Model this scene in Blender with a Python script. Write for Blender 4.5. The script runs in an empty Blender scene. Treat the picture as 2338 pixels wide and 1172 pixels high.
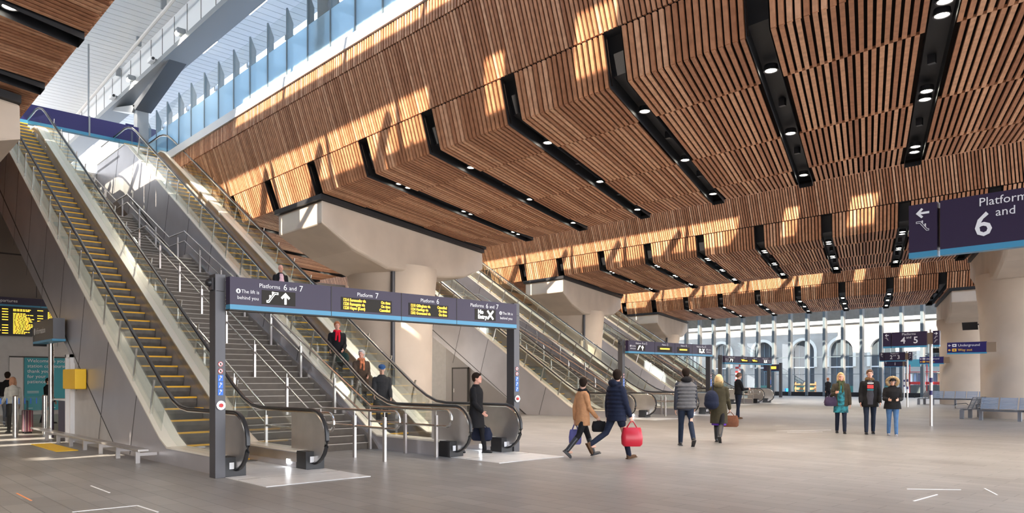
import bpy, math, random
from mathutils import Vector, Matrix
random.seed(7)
sc = bpy.context.scene
COL = sc.collection

# ------------------------------------------------------------------ camera, sky, sun, exposure
FPX, YAW, HY, CX, CAMH = 1697.5, math.radians(47.627), 870.6, 1115.9, 1.6
cd = bpy.data.cameras.new('camera'); cam = bpy.data.objects.new('camera', cd); COL.objects.link(cam)
cam.location = (0, 0, CAMH); cam.rotation_euler = (math.radians(90), 0, YAW)
cd.sensor_width = 36; cd.lens = FPX / 2338 * 36
cd.shift_x = (1169 - CX) / 2338; cd.shift_y = (HY - 586) / 2338
cd.clip_end = 600
sc.camera = cam
sc.view_settings.view_transform = 'Standard'
try: sc.view_settings.look = 'None'
except Exception: pass
sc.view_settings.exposure = 0.64
try:
    sc.cycles.transparent_max_bounces = 40; sc.cycles.max_bounces = 8; sc.cycles.diffuse_bounces = 4; sc.cycles.glossy_bounces = 4; sc.cycles.use_denoising = True
except Exception: pass
sc.view_settings.gamma = 1
sc.view_settings.use_curve_mapping = False
w = bpy.data.worlds.new('sky'); sc.world = w; w.use_nodes = True
nt = w.node_tree; nt.nodes.clear()
out = nt.nodes.new('ShaderNodeOutputWorld'); bg = nt.nodes.new('ShaderNodeBackground')
tc = nt.nodes.new('ShaderNodeTexCoord'); sp = nt.nodes.new('ShaderNodeSeparateXYZ'); rp = nt.nodes.new('ShaderNodeValToRGB')
rp.color_ramp.elements[0].position = 0.0; rp.color_ramp.elements[0].color = (1.0, 0.98, 0.96, 1)
rp.color_ramp.elements[1].position = 0.7; rp.color_ramp.elements[1].color = (0.46, 0.67, 1.0, 1)
nt.links.new(tc.outputs['Generated'], sp.inputs[0]); nt.links.new(sp.outputs['Z'], rp.inputs[0])
nt.links.new(rp.outputs[0], bg.inputs[0]); nt.links.new(bg.outputs[0], out.inputs[0])
bg.inputs[1].default_value = 4.1
sd = bpy.data.lights.new('sun', 'SUN'); sun = bpy.data.objects.new('sun', sd); COL.objects.link(sun)
sd.energy = 14; sd.color = (1.0, 0.87, 0.70); sd.angle = math.radians(0.45)
SUNV = Vector((-0.22, 1.0, -0.62))
sun.rotation_euler = SUNV.to_track_quat('-Z', 'Y').to_euler()

# ------------------------------------------------------------------ materials
MATS = {}
def mat(name, col=(0.5, 0.5, 0.5), rough=0.5, metal=0.0, emit=0, var=0.0, vscale=3.0, bump=0.0, bscale=20.0, stretch=None, spec=0.5):
    if name in MATS: return MATS[name]
    m = bpy.data.materials.new(name); m.use_nodes = True; n = m.node_tree.nodes; L = m.node_tree.links
    b = n['Principled BSDF']; b.inputs['Base Color'].default_value = (*col, 1); b.inputs['Roughness'].default_value = rough
    b.inputs['Metallic'].default_value = metal
    b.inputs['Specular IOR Level'].default_value = spec
    if emit:
        b.inputs['Emission Color'].default_value = (*col, 1); b.inputs['Emission Strength'].default_value = emit
    t = n.new('ShaderNodeTexCoord'); mp = n.new('ShaderNodeMapping'); L.new(t.outputs['Object'], mp.inputs[0])
    if stretch: mp.inputs['Scale'].default_value = stretch
    if var:
        no = n.new('ShaderNodeTexNoise'); no.inputs['Scale'].default_value = vscale; no.inputs['Detail'].default_value = 5
        L.new(mp.outputs[0], no.inputs['Vector'])
        r = n.new('ShaderNodeValToRGB'); r.color_ramp.elements[0].position = .3; r.color_ramp.elements[1].position = .7
        r.color_ramp.elements[0].color = (*[c * (1 - var) for c in col], 1); r.color_ramp.elements[1].color = (*[min(1, c * (1 + var)) for c in col], 1)
        L.new(no.outputs[0], r.inputs[0]); L.new(r.outputs[0], b.inputs['Base Color'])
    if bump:
        nb = n.new('ShaderNodeTexNoise'); nb.inputs['Scale'].default_value = bscale; L.new(mp.outputs[0], nb.inputs['Vector'])
        bu = n.new('ShaderNodeBump'); bu.inputs['Strength'].default_value = bump; bu.inputs['Distance'].default_value = .02
        L.new(nb.outputs[0], bu.inputs['Height']); L.new(bu.outputs[0], b.inputs['Normal'])
    MATS[name] = m; return m
def glassmat(name, tint, refl=0.12, alpha=0.1, rough=0.02, frost=None):
    if name in MATS: return MATS[name]
    m = bpy.data.materials.new(name); m.use_nodes = True; n = m.node_tree.nodes; L = m.node_tree.links; n.clear()
    o = n.new('ShaderNodeOutputMaterial'); tr = n.new('ShaderNodeBsdfTransparent'); tr.inputs[0].default_value = (*tint, 1)
    gl = n.new('ShaderNodeBsdfGlossy'); gl.inputs['Roughness'].default_value = rough
    lw = n.new('ShaderNodeLayerWeight'); lw.inputs[0].default_value = 0.35
    mr = n.new('ShaderNodeMapRange'); mr.inputs['To Min'].default_value = refl * .5; mr.inputs['To Max'].default_value = min(1, refl * 4)
    L.new(lw.outputs['Facing'], mr.inputs[0])
    mx = n.new('ShaderNodeMixShader'); L.new(mr.outputs[0], mx.inputs[0]); L.new(tr.outputs[0], mx.inputs[1]); L.new(gl.outputs[0], mx.inputs[2])
    last = mx
    if frost:
        df = n.new('ShaderNodeBsdfDiffuse'); df.inputs[0].default_value = (*frost, 1)
        tl = n.new('ShaderNodeBsdfTranslucent'); tl.inputs[0].default_value = (*frost, 1)
        ad = n.new('ShaderNodeMixShader'); ad.inputs[0].default_value = .6; L.new(df.outputs[0], ad.inputs[1]); L.new(tl.outputs[0], ad.inputs[2])
        m2 = n.new('ShaderNodeMixShader'); m2.inputs[0].default_value = alpha; L.new(mx.outputs[0], m2.inputs[1]); L.new(ad.outputs[0], m2.inputs[2]); last = m2
    L.new(last.outputs[0], o.inputs[0]); MATS[name] = m; return m
def timber(name, c1, c2, c3):
    m = bpy.data.materials.new(name); m.use_nodes = True; n = m.node_tree.nodes; L = m.node_tree.links; b = n['Principled BSDF']
    g = n.new('ShaderNodeNewGeometry'); r = n.new('ShaderNodeValToRGB')
    r.color_ramp.elements[0].color = (*c1, 1); r.color_ramp.elements[1].color = (*c3, 1); e = r.color_ramp.elements.new(.55); e.color = (*c2, 1)
    L.new(g.outputs['Random Per Island'], r.inputs[0])
    t = n.new('ShaderNodeTexCoord'); no = n.new('ShaderNodeTexNoise'); no.inputs['Scale'].default_value = 7; no.inputs['Detail'].default_value = 6
    L.new(t.outputs['Object'], no.inputs['Vector'])
    mx = n.new('ShaderNodeMix'); mx.data_type = 'RGBA'; mx.blend_type = 'MULTIPLY'; mx.inputs['Factor'].default_value = .5
    r2 = n.new('ShaderNodeValToRGB'); r2.color_ramp.elements[0].position = .35; r2.color_ramp.elements[0].color = (.55, .5, .45, 1); r2.color_ramp.elements[1].position = .6
    L.new(no.outputs[0], r2.inputs[0]); L.new(r.outputs[0], mx.inputs[6]); L.new(r2.outputs[0], mx.inputs[7]); L.new(mx.outputs[2], b.inputs['Base Color'])
    b.inputs['Roughness'].default_value = .55
    return m
T_SLAT = timber('cedar_slats', (.37, .15, .07), (.55, .26, .135), (.74, .41, .24))
def tiles(name, c1, c2, cm, bw, bh, rough=.4, mortar=.006, rot=0, bump=.15):
    m = bpy.data.materials.new(name); m.use_nodes = True; n = m.node_tree.nodes; L = m.node_tree.links; b = n['Principled BSDF']
    t = n.new('ShaderNodeTexCoord'); mp = n.new('ShaderNodeMapping'); L.new(t.outputs['Object'], mp.inputs[0]); mp.inputs['Rotation'].default_value = (0, 0, rot)
    br = n.new('ShaderNodeTexBrick'); L.new(mp.outputs[0], br.inputs[0]); br.inputs['Scale'].default_value = 1
    br.inputs['Color1'].default_value = (*c1, 1); br.inputs['Color2'].default_value = (*c2, 1); br.inputs['Mortar'].default_value = (*cm, 1)
    br.inputs['Brick Width'].default_value = bw; br.inputs['Row Height'].default_value = bh; br.inputs['Mortar Size'].default_value = mortar
    no = n.new('ShaderNodeTexNoise'); no.inputs['Scale'].default_value = .5; no.inputs['Detail'].default_value = 8; L.new(mp.outputs[0], no.inputs['Vector'])
    r2 = n.new('ShaderNodeValToRGB'); r2.color_ramp.elements[0].position = .35; r2.color_ramp.elements[0].color = (.72, .70, .68, 1); r2.color_ramp.elements[1].position = .65
    L.new(no.outputs[0], r2.inputs[0])
    mx = n.new('ShaderNodeMix'); mx.data_type = 'RGBA'; mx.blend_type = 'MULTIPLY'; mx.inputs['Factor'].default_value = .7
    L.new(br.outputs[0], mx.inputs[6]); L.new(r2.outputs[0], mx.inputs[7]); L.new(mx.outputs[2], b.inputs['Base Color'])
    b.inputs['Roughness'].default_value = rough
    bu = n.new('ShaderNodeBump'); bu.inputs['Strength'].default_value = bump; bu.inputs['Distance'].default_value = .01; bu.invert = True
    L.new(br.outputs['Fac'], bu.inputs['Height']); L.new(bu.outputs[0], b.inputs['Normal'])
    return m
M = {}
M['floor'] = tiles('grey_stone_tiles', (.25, .24, .232), (.31, .298, .285), (.13, .125, .12), .9, .3, rough=.36)
M['steel'] = mat('brushed_steel', (.60, .57, .55), .33, .9, var=.1, vscale=2)
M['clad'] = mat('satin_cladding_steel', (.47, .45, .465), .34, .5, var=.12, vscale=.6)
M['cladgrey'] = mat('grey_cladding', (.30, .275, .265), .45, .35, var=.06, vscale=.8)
M['seam'] = mat('dark_seam', (.05, .045, .04), .7)
M['deckst'] = mat('decking_steel', (.90, .84, .73), .3, .35)
M['black'] = mat('black_rubber', (.015, .015, .017), .35)
M['blackmetal'] = mat('black_lining', (.022, .022, .025), .55, .2)
M['void'] = mat('dark_backing', (.02, .014, .012), .95, spec=.1)
M['tube'] = mat('polished_rail', (.78, .76, .72), .2, 1)
M['step'] = mat('step_metal', (.17, .15, .13), .5, .3, var=.2, vscale=6)
M['yellow'] = mat('yellow_edge', (.95, .50, .02), .5)
M['conc'] = mat('pale_concrete', (.56, .47, .385), .75, var=.09, vscale=.7, bump=.05, bscale=8)
M['concw'] = mat('white_concrete', (.62, .60, .58), .7, var=.05, vscale=1)
M['post'] = mat('grey_painted_steel', (.085, .083, .09), .4, .4)
M['navy'] = mat('navy_enamel', (.027, .016, .048), .45)
M['navy2'] = mat('navy_blue_enamel', (.016, .013, .11), .4)
M['cyan'] = mat('pale_blue_edge', (.06, .28, .46), .4)
M['white'] = mat('white_lettering', (.85, .85, .86), .5)
M['whitelit'] = mat('lit_white_symbol', (1, .98, .93), .5, emit=2.5)
M['amber'] = mat('amber_led', (1, .55, .04), .5, emit=1.7)
M['display'] = mat('display_glass', (.02, .016, .012), .5, spec=.25)
M['gold'] = mat('golden_lettering', (.95, .55, .04), .5)
M['ceilw'] = mat('white_metal_planks', (.74, .76, .78), .4, .1)
M['canopy'] = mat('grey_canopy_steel', (.26, .28, .30), .4, .3)
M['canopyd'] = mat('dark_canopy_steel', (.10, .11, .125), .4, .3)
M['fin'] = mat('blue_grey_mullion', (.13, .17, .20), .4, .4)
M['coping'] = mat('pale_coping', (.66, .68, .70), .5)
M['lamp'] = mat('downlight_glow', (1, .93, .78), .5, emit=22)
M['striplamp'] = mat('strip_light_glow', (1, .95, .85), .5, emit=6)
M['comblamp'] = mat('comb_light_glow', (.9, .95, 1), .5, emit=14)
M['chrome'] = mat('chrome', (.8, .8, .8), .1, 1)
M['glass'] = glassmat('balustrade_glass', (.955, .975, .96), .085)
M['pane'] = glassmat('clear_glazing', (.96, .98, .98), .05)
M['frost'] = glassmat('frosted_glass', (.75, .86, .92), .12, alpha=.80, frost=(.50, .66, .76))
M['plate'] = mat('landing_plate', (.74, .73, .72), .3, .1, var=.08, vscale=3)
M['stone'] = tiles('facade_stone', (.64, .57, .48), (.72, .65, .56), (.34, .31, .27), 1.1, .45, rough=.8, mortar=.02)
M['stair'] = mat('stair_stone', (.125, .102, .082), .55, .1, var=.12, vscale=5)
M['nosing'] = mat('stair_nosing', (.50, .45, .39), .5)
M['red'] = mat('red_paint', (.6, .03, .03), .4)
M['blue'] = mat('blue_sign', (.03, .18, .7), .4)
M['teal'] = mat('teal_poster', (.02, .30, .36), .45)
M['ywbox'] = mat('yellow_box_paint', (.95, .58, .02), .45)
M['wood'] = mat('pallet_wood', (.36, .18, .08), .7, var=.2, vscale=4)
M['seat'] = mat('seat_metal', (.27, .29, .33), .35, .5)
M['brown'] = mat('brown_wall_panels', (.20, .165, .14), .5, .2, var=.1, vscale=.5)
M['pale'] = mat('pale_wall_panels', (.50, .48, .46), .5, var=.05)

# ------------------------------------------------------------------ mesh builder
class MB:
    def __init__(s): s.v = []; s.f = []; s.m = []; s.mats = []
    def mi(s, m):
        if m not in s.mats: s.mats.append(m)
        return s.mats.index(m)
    def add(s, vs, fs, m):
        b = len(s.v); k = s.mi(m); s.v += [tuple(p) for p in vs]
        for f in fs: s.f.append([b + i for i in f]); s.m.append(k)
        return s
    def box(s, x0, y0, z0, x1, y1, z1, m):
        v = [(x0, y0, z0), (x1, y0, z0), (x1, y1, z0), (x0, y1, z0), (x0, y0, z1), (x1, y0, z1), (x1, y1, z1), (x0, y1, z1)]
        return s.add(v, [(0, 3, 2, 1), (4, 5, 6, 7), (0, 1, 5, 4), (1, 2, 6, 5), (2, 3, 7, 6), (3, 0, 4, 7)], m)
    def hexa(s, a, b, m):   # two quads (lists of 4 points): bottom a, top b
        return s.add(list(a) + list(b), [(0, 3, 2, 1), (4, 5, 6, 7), (0, 1, 5, 4), (1, 2, 6, 5), (2, 3, 7, 6), (3, 0, 4, 7)], m)
    def prismY(s, pts, y0, y1, m, mcap=None):  # polygon in (x,z) extruded in y
        n = len(pts); v = [(x, y0, z) for x, z in pts] + [(x, y1, z) for x, z in pts]
        s.add(v, [(i, (i + 1) % n, n + (i + 1) % n, n + i) for i in range(n)], m)
        s.add(v, [tuple(range(n))[::-1], tuple(range(n, 2 * n))], mcap or m); return s
    def prismX(s, pts, x0, x1, m):   # polygon in (y,z)
        n = len(pts); v = [(x0, y, z) for y, z in pts] + [(x1, y, z) for y, z in pts]
        return s.add(v, [(i, (i + 1) % n, n + (i + 1) % n, n + i) for i in range(n)] + [tuple(range(n))[::-1], tuple(range(n, 2 * n))], m)
    def prismZ(s, pts, z0, z1, m):
        n = len(pts); v = [(x, y, z0) for x, y in pts] + [(x, y, z1) for x, y in pts]
        return s.add(v, [(i, (i + 1) % n, n + (i + 1) % n, n + i) for i in range(n)] + [tuple(range(n))[::-1], tuple(range(n, 2 * n))], m)
    def tube(s, pts, r, m, n=8, rr=None, cap=True, flat=None):
        pts = [Vector(p) for p in pts]; k = len(pts); b = len(s.v); vs = []
        up = Vector((0, 0, 1))
        for i, p in enumerate(pts):
            t = (pts[min(i + 1, k - 1)] - pts[max(i - 1, 0)]).normalized()
            a = t.cross(up if abs(t.z) < .95 else Vector((1, 0, 0))).normalized(); c = a.cross(t).normalized()
            q = rr[i] if rr else r
            qa, qb = (q if isinstance(q, tuple) else (q, q))
            if flat: qa, qb = flat
            for j in range(n):
                an = 2 * math.pi * j / n; vs.append(p + a * math.cos(an) * qa + c * math.sin(an) * qb)
        fs = [(i * n + j, i * n + (j + 1) % n, (i + 1) * n + (j + 1) % n, (i + 1) * n + j) for i in range(k - 1) for j in range(n)]
        if cap: fs += [tuple(range(n))[::-1], tuple(range((k - 1) * n, k * n))]
        return s.add(vs, fs, m)
    def ring(s, secs, m, n=16, cap=True):  # secs: (cx,cy,z,rx,ry)
        vs = [(cx + math.cos(2 * math.pi * j / n) * rx, cy + math.sin(2 * math.pi * j / n) * ry, z) for cx, cy, z, rx, ry in secs for j in range(n)]
        k = len(secs)
        fs = [(i * n + j, i * n + (j + 1) % n, (i + 1) * n + (j + 1) % n, (i + 1) * n + j) for i in range(k - 1) for j in range(n)]
        if cap: fs += [tuple(range(n))[::-1], tuple(range((k - 1) * n, k * n))]
        return s.add(vs, fs, m)
    def ball(s, c, r, m, n=12, k=8, mt=None):
        if not isinstance(r, tuple): r = (r, r, r)
        vs = [Vector((0, 0, -1))]
        for i in range(1, k):
            ph = math.pi * i / k
            vs += [Vector((math.sin(ph) * math.cos(2 * math.pi * j / n), math.sin(ph) * math.sin(2 * math.pi * j / n), -math.cos(ph))) for j in range(n)]
        vs.append(Vector((0, 0, 1)))
        vs = [Vector((v.x * r[0], v.y * r[1], v.z * r[2])) for v in vs]
        if mt: vs = [mt @ v for v in vs]
        vs = [v + Vector(c) for v in vs]
        fs = [(0, 1 + (j + 1) % n, 1 + j) for j in range(n)]
        for i in range(k - 2): fs += [(1 + i * n + j, 1 + i * n + (j + 1) % n, 1 + (i + 1) * n + (j + 1) % n, 1 + (i + 1) * n + j) for j in range(n)]
        t = len(vs) - 1; fs += [(t, t - n + j, t - n + (j + 1) % n) for j in range(n)]
        return s.add(vs, fs, m)
    def build(s, name, parent=None, loc=None, smooth=False, bevel=0):
        me = bpy.data.meshes.new(name)
        off = Vector(parent['_w']) if parent is not None else Vector(loc or (0, 0, 0))
        me.from_pydata([tuple(Vector(v) - off) for v in s.v], [], s.f)
        for m in s.mats: me.materials.append(m)
        for p, k in zip(me.polygons, s.m): p.material_index = k; p.use_smooth = smooth
        me.update(); o = bpy.data.objects.new(name, me); COL.objects.link(o)
        if parent is not None:
            o.parent = parent; o['_w'] = parent['_w']
        else: o.location = off; o['_w'] = tuple(off)
        if smooth:
            try: me.set_sharp_from_angle(angle=math.radians(40))
            except Exception: pass
        if bevel:
            b = o.modifiers.new('b', 'BEVEL'); b.width = bevel; b.segments = 2; b.limit_method = 'ANGLE'
        return o
def tag(o, label, cat, group=None, kind=None):
    o['label'] = label; o['category'] = cat
    if group: o['group'] = group
    if kind: o['kind'] = kind
    return o
def empty(name, loc, label=None, cat=None, group=None, kind=None):
    o = bpy.data.objects.new(name, None); COL.objects.link(o); o.location = loc; o['_w'] = tuple(loc); o.empty_display_size = .1
    if label: o['label'] = label
    if cat: o['category'] = cat
    if group: o['group'] = group
    if kind: o['kind'] = kind
    return o
def struct(o): o['kind'] = 'structure'; return o
KIDS = {}
def children(o): return [c for c in bpy.data.objects if c.parent == o]
def dup(root, d, label=None, group=None):
    byp = {}
    for c in bpy.data.objects:
        if c.parent: byp.setdefault(c.parent.name, []).append(c)
    def rec(o, par):
        c = o.copy(); COL.objects.link(c)
        if par: c.parent = par
        c['_w'] = tuple(Vector(o['_w']) + Vector(d))
        for ch in byp.get(o.name, []): rec(ch, c)
        return c
    r = rec(root, None); r.location = Vector(root.location) + Vector(d)
    if label: r['label'] = label
    if group: r['group'] = group
    return r
# ---- lettering: a text as flat raised mesh lying on a plane
def text(mb, s, org, rt, up, size, m, align='LEFT', depth=.004, bold=0.0, xs=1.0):
    cu = bpy.data.curves.new('t', 'FONT'); cu.body = s; cu.size = size; cu.align_x = align; cu.offset = bold; cu.resolution_u = 2
    to = bpy.data.objects.new('t', cu); COL.objects.link(to)
    dg = bpy.context.evaluated_depsgraph_get(); me = bpy.data.meshes.new_from_object(to.evaluated_get(dg))
    rt = Vector(rt).normalized(); up = Vector(up).normalized(); nn = rt.cross(up); org = Vector(org) + nn * depth
    mb.add([org + rt * v.co.x * xs + up * v.co.y for v in me.vertices], [tuple(p.vertices) for p in me.polygons], m)
    bpy.data.objects.remove(to); bpy.data.curves.remove(cu); bpy.data.meshes.remove(me)
def poly(mb, pts, org, rt, up, m, depth=.004):
    rt = Vector(rt).normalized(); up = Vector(up).normalized(); nn = rt.cross(up); org = Vector(org) + nn * depth
    mb.add([org + rt * x + up * y for x, y in pts], [tuple(range(len(pts)))], m)
def icon_arrow(mb, org, rt, up, s, m, ang=0):
    pts = [(0, .5), (.42, .08), (.30, -.06), (.09, .14), (.09, -.5), (-.09, -.5), (-.09, .14), (-.30, -.06), (-.42, .08)]
    c, n_ = math.cos(ang), math.sin(ang)
    poly(mb, [((x * c - y * n_) * s, (x * n_ + y * c) * s) for x, y in pts], org, rt, up, m)
def strip(mb, pts, wd, org, rt, up, m):
    for (x0, y0), (x1, y1) in zip(pts[:-1], pts[1:]):
        dx, dy = x1 - x0, y1 - y0; l = math.hypot(dx, dy); nx, ny = -dy / l * wd / 2, dx / l * wd / 2
        ex, ey = dx / l * wd / 2, dy / l * wd / 2
        poly(mb, [(x0 - ex + nx, y0 - ey + ny), (x0 - ex - nx, y0 - ey - ny), (x1 + ex - nx, y1 + ey - ny), (x1 + ex + nx, y1 + ey + ny)], org, rt, up, m)
def icon_escalator(mb, org, rt, up, s, m, flip=1):
    q = [(-.5, -.42), (-.32, -.42), (.22, .30), (.5, .30), (.5, .44), (.16, .44), (-.38, -.28), (-.5, -.28), (-.5, -.42)]
    strip(mb, [(x * s * flip, y * s) for x, y in q], .045 * s, org, rt, up, m)
    for cx, cy in ((-.22, .02), (.02, .32)):
        poly(mb, [((cx + .07 * math.cos(a)) * s * flip, (cy + .12 + .07 * math.sin(a)) * s) for a in [i * math.pi / 5 for i in range(10)]][::flip], org, rt, up, m)
        poly(mb, [((cx + x) * s * flip, (cy + y) * s) for x, y in ((-.06, -.14), (.06, -.02), (.06, .05), (-.06, .05))][::flip], org, rt, up, m)

# ------------------------------------------------------------------ floor
SK = math.tan(math.radians(20.6))
fl = MB().add([(-75, -30, 0), (30, -30, 0), (30, 79.2, 0), (-75, 79.2, 0)], [(0, 1, 2, 3)], M['floor']).build('floor'); struct(fl)
st = MB().add([(-110, 79.2, -.03), (40, 79.2, -.03), (40, 130, -.03), (-110, 130, -.03)], [(0, 1, 2, 3)], mat('street_paving', (.42, .42, .43), .8)).build('floor_outside'); struct(st)

# ------------------------------------------------------------------ timber clad decks
def deck(k, Y0, XC, Z, xmin, xmax, far=11.1, first=False):
    """Y0 near edge, XC: x of a panel corner at the near edge, Z soffit height"""
    P = 3.11; W = .44
    root = empty('ceiling_deck', (0, Y0, Z), kind='structure')
    n0 = math.ceil((xmin - XC) / P); n1 = math.floor((xmax - XC) / P)
    rows = [(.02, 2.18), (2.2, 5.86), (5.88, 9.03), (9.05, far)]
    def pt(u, v, z): return (u - SK * v, Y0 + v, z)
    zt = {0: 0, 1: 0, 2: .0, 3: .0}
    f3 = (-.42, .97); f2 = (-.85, 2.9 + .35); f1 = (-.85, 3.25)
    F = [(0, 0), (-.42, .97), (-1.02, 2.78), (-1.02, 3.42)]   # fascia profile (dy, dz): band3, band2, band1 top
    for i in range(n0, n1 + 1):
        xc = XC + i * P; N = 18; pw = P - W; pitch = pw / N; wd = pitch * .585
        mb = MB()
        for r, (v0, v1) in enumerate(rows):
            off = (r % 2) * pitch * .5
            for j in range(N if not r % 2 else N - 1):
                u = xc + pitch * (j + .18) + off
                e0, e1 = 0, 0
                za = Z + (0 if r < 3 else 0); zb = Z + (.10 if r == 3 else 0)
                a = [pt(u, v0, za), pt(u + wd, v0, za), pt(u + wd, v1, zb), pt(u, v1, zb)]
                mb.hexa(a, [(x, y, z + .06) for x, y, z in a], T_SLAT)
        mb.add([pt(xc, .05, Z + .13), pt(xc + pw, .05, Z + .13), pt(xc + pw, far, Z + .2), pt(xc, far, Z + .2)], [(3, 2, 1, 0)], M['void'])
        mb.build('soffit_panel', root)
        mb = MB()
        (y0, z0), (y1, z1) = F[0], F[1]
        # the lower fascia band, cut by the channels like the soffit
        for j in range(N):
            x = xc + pitch * (j + .18)
            a0, a1 = pt(x, y0, Z + z0 + .01), pt(x, y1, Z + z1 - .02); b0, b1 = pt(x + wd, y0, Z + z0 + .01), pt(x + wd, y1, Z + z1 - .02)
            d = .055
            mb.hexa([a0, b0, (b0[0], b0[1] + d, b0[2]), (a0[0], a0[1] + d, a0[2])], [a1, b1, (b1[0], b1[1] + d, b1[2]), (a1[0], a1[1] + d, a1[2])], T_SLAT)
        q = [pt(xc, y0, Z + .06), pt(xc + pw, y0, Z + .06), pt(xc + pw, y1, Z + z1), pt(xc, y1, Z + z1)]
        mb.add([(x, y + .1, z) for x, y, z in q], [(0, 1, 2, 3)], M['void'])
        # upper bands: continuous slats
        N2 = 26; p2 = P / N2; w2 = p2 * .58
        for bi in (1, 2):
            (y0, z0), (y1, z1) = F[bi], F[bi + 1]
            for j in range(N2):
                x = xc - W + p2 * (j + .2) + (p2 * .5 if bi == 2 else 0)
                sh = SK * .42
                a0 = (x + sh, Y0 + y0, Z + z0 + .02); a1 = (x + sh, Y0 + y1, Z + z1 - .02)
                b0 = (a0[0] + w2, a0[1], a0[2]); b1 = (a1[0] + w2, a1[1], a1[2])
                mb.hexa([a0, b0, (b0[0], b0[1] + .05, b0[2]), (a0[0], a0[1] + .05, a0[2])], [a1, b1, (b1[0], b1[1] + .05, b1[2]), (a1[0], a1[1] + .05, a1[2])], T_SLAT)
            mb.add([(xc - W + .1, Y0 + y0 + .06, Z + z0), (xc + P - W + .2, Y0 + y0 + .06, Z + z0), (xc + P - W + .2, Y0 + y1 + .06, Z + z1), (xc - W + .1, Y0 + y1 + .06, Z + z1)], [(0, 1, 2, 3)], M['void'])
        mb.build('fascia_panel', root)
        # dark channel to the left of the panel
        mb = MB(); xl = xc - W; D = .32
        A = lambda u, v, z: pt(u, v, z)
        y1, z1 = F[1]
        mb.add([A(xl, 0, Z), A(xl, far, Z), A(xl, far, Z + D), A(xl, .25, Z + D), A(xl, y1 + .28, Z + z1), A(xl, y1, Z + z1)], [(0, 1, 2, 3, 4, 5)], M['blackmetal'])
        mb.add([A(xc, 0, Z), A(xc, far, Z), A(xc, far, Z + D), A(xc, .25, Z + D), A(xc, y1 + .28, Z + z1), A(xc, y1, Z + z1)], [(5, 4, 3, 2, 1, 0)], M['blackmetal'])
        mb.add([A(xl, .25, Z + D), A(xc, .25, Z + D), A(xc, far, Z + D), A(xl, far, Z + D)], [(3, 2, 1, 0)], M['blackmetal'])
        mb.add([A(xl, .25, Z + D), A(xc, .25, Z + D), A(xc, y1 + .28, Z + z1), A(xl, y1 + .28, Z + z1)], [(0, 1, 2, 3)], M['blackmetal'])
        mb.add([A(xl, y1 + .28, Z + z1), A(xc, y1 + .28, Z + z1), A(xc, y1, Z + z1), A(xl, y1, Z + z1)], [(0, 1, 2, 3)], M['blackmetal'])
        mb.add([A(xl, far, Z), A(xc, far, Z), A(xc, far, Z + D), A(xl, far, Z + D)], [(0, 1, 2, 3)], M['blackmetal'])
        for v in (4.1, 7.9):   # small sprinkler boxes in the channel
            c = A((xl + xc) / 2, v, Z + .16); mb.box(c[0] - .07, c[1] - .05, c[2] - .02, c[0] + .07, c[1] + .05, c[2] + .16, M['post'])
        mb.build('lighting_channel', root)
    x0, x1 = XC + n0 * P - W, XC + (n1 + 1) * P - W
    mb = MB()   # far fascia, mirrored, and slab
    m = int((x1 - x0) / .12)
    for j in range(m):
        x = x0 - SK * far + j * .12
        mb.hexa([(x, Y0 + far, Z + .12), (x + .075, Y0 + far, Z + .12), (x + .075, Y0 + far + .05, Z + .12), (x, Y0 + far + .05, Z + .12)],
                [(x, Y0 + far + .9, Z + 2.8), (x + .075, Y0 + far + .9, Z + 2.8), (x + .075, Y0 + far + .95, Z + 2.8), (x, Y0 + far + .95, Z + 2.8)], T_SLAT)
    mb.add([(x0 - SK * far, Y0 + far - .03, Z + .12), (x1 - SK * far, Y0 + far - .03, Z + .12), (x1 - SK * far, Y0 + far + .87, Z + 2.8), (x0 - SK * far, Y0 + far + .87, Z + 2.8)], [(0, 1, 2, 3)], M['void'])
    mb.build('far_fascia', root)
    MB().prismX([(Y0 + .5, Z + .5), (Y0 + far - .4, Z + .5), (Y0 + far + .8, Z + 3.4), (Y0 - .93, Z + 3.4), (Y0 - .1, Z + 1.6)], x0 - 8, x1, M['void']).build('deck_slab', root)
    MB().box(x0 - 8, Y0 - 1.08, Z + 3.42, x1, Y0 - .7, Z + 3.74, M['coping']).box(x0 - 8, Y0 + far + .7, Z + 3.3, x1, Y0 + far + 1.1, Z + 3.7, M['coping']).box(x0 - 8, Y0 - .7, Z + 3.3, x1, Y0 + far + .7, Z + 3.55, mat('platform_paving', (.4, .4, .4), .8)).build('coping', root)
    return n0, n1
DECKS = [(0, -7.55, -13.9, 7.84, -45, 12), (1, 12.55, -21.935, 7.84, -58, 10), (2, 32.85, -16.95, 7.84, -60, 8), (3, 53.1, -27.69, 7.47, -62, 4)]
NB = {0: 11.25, 1: 11.1, 2: 11.1, 3: 11.1}
for k, Y0, XC, Z, a, b in DECKS: deck(k, Y0, XC, Z, a, b, NB[k])

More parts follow.
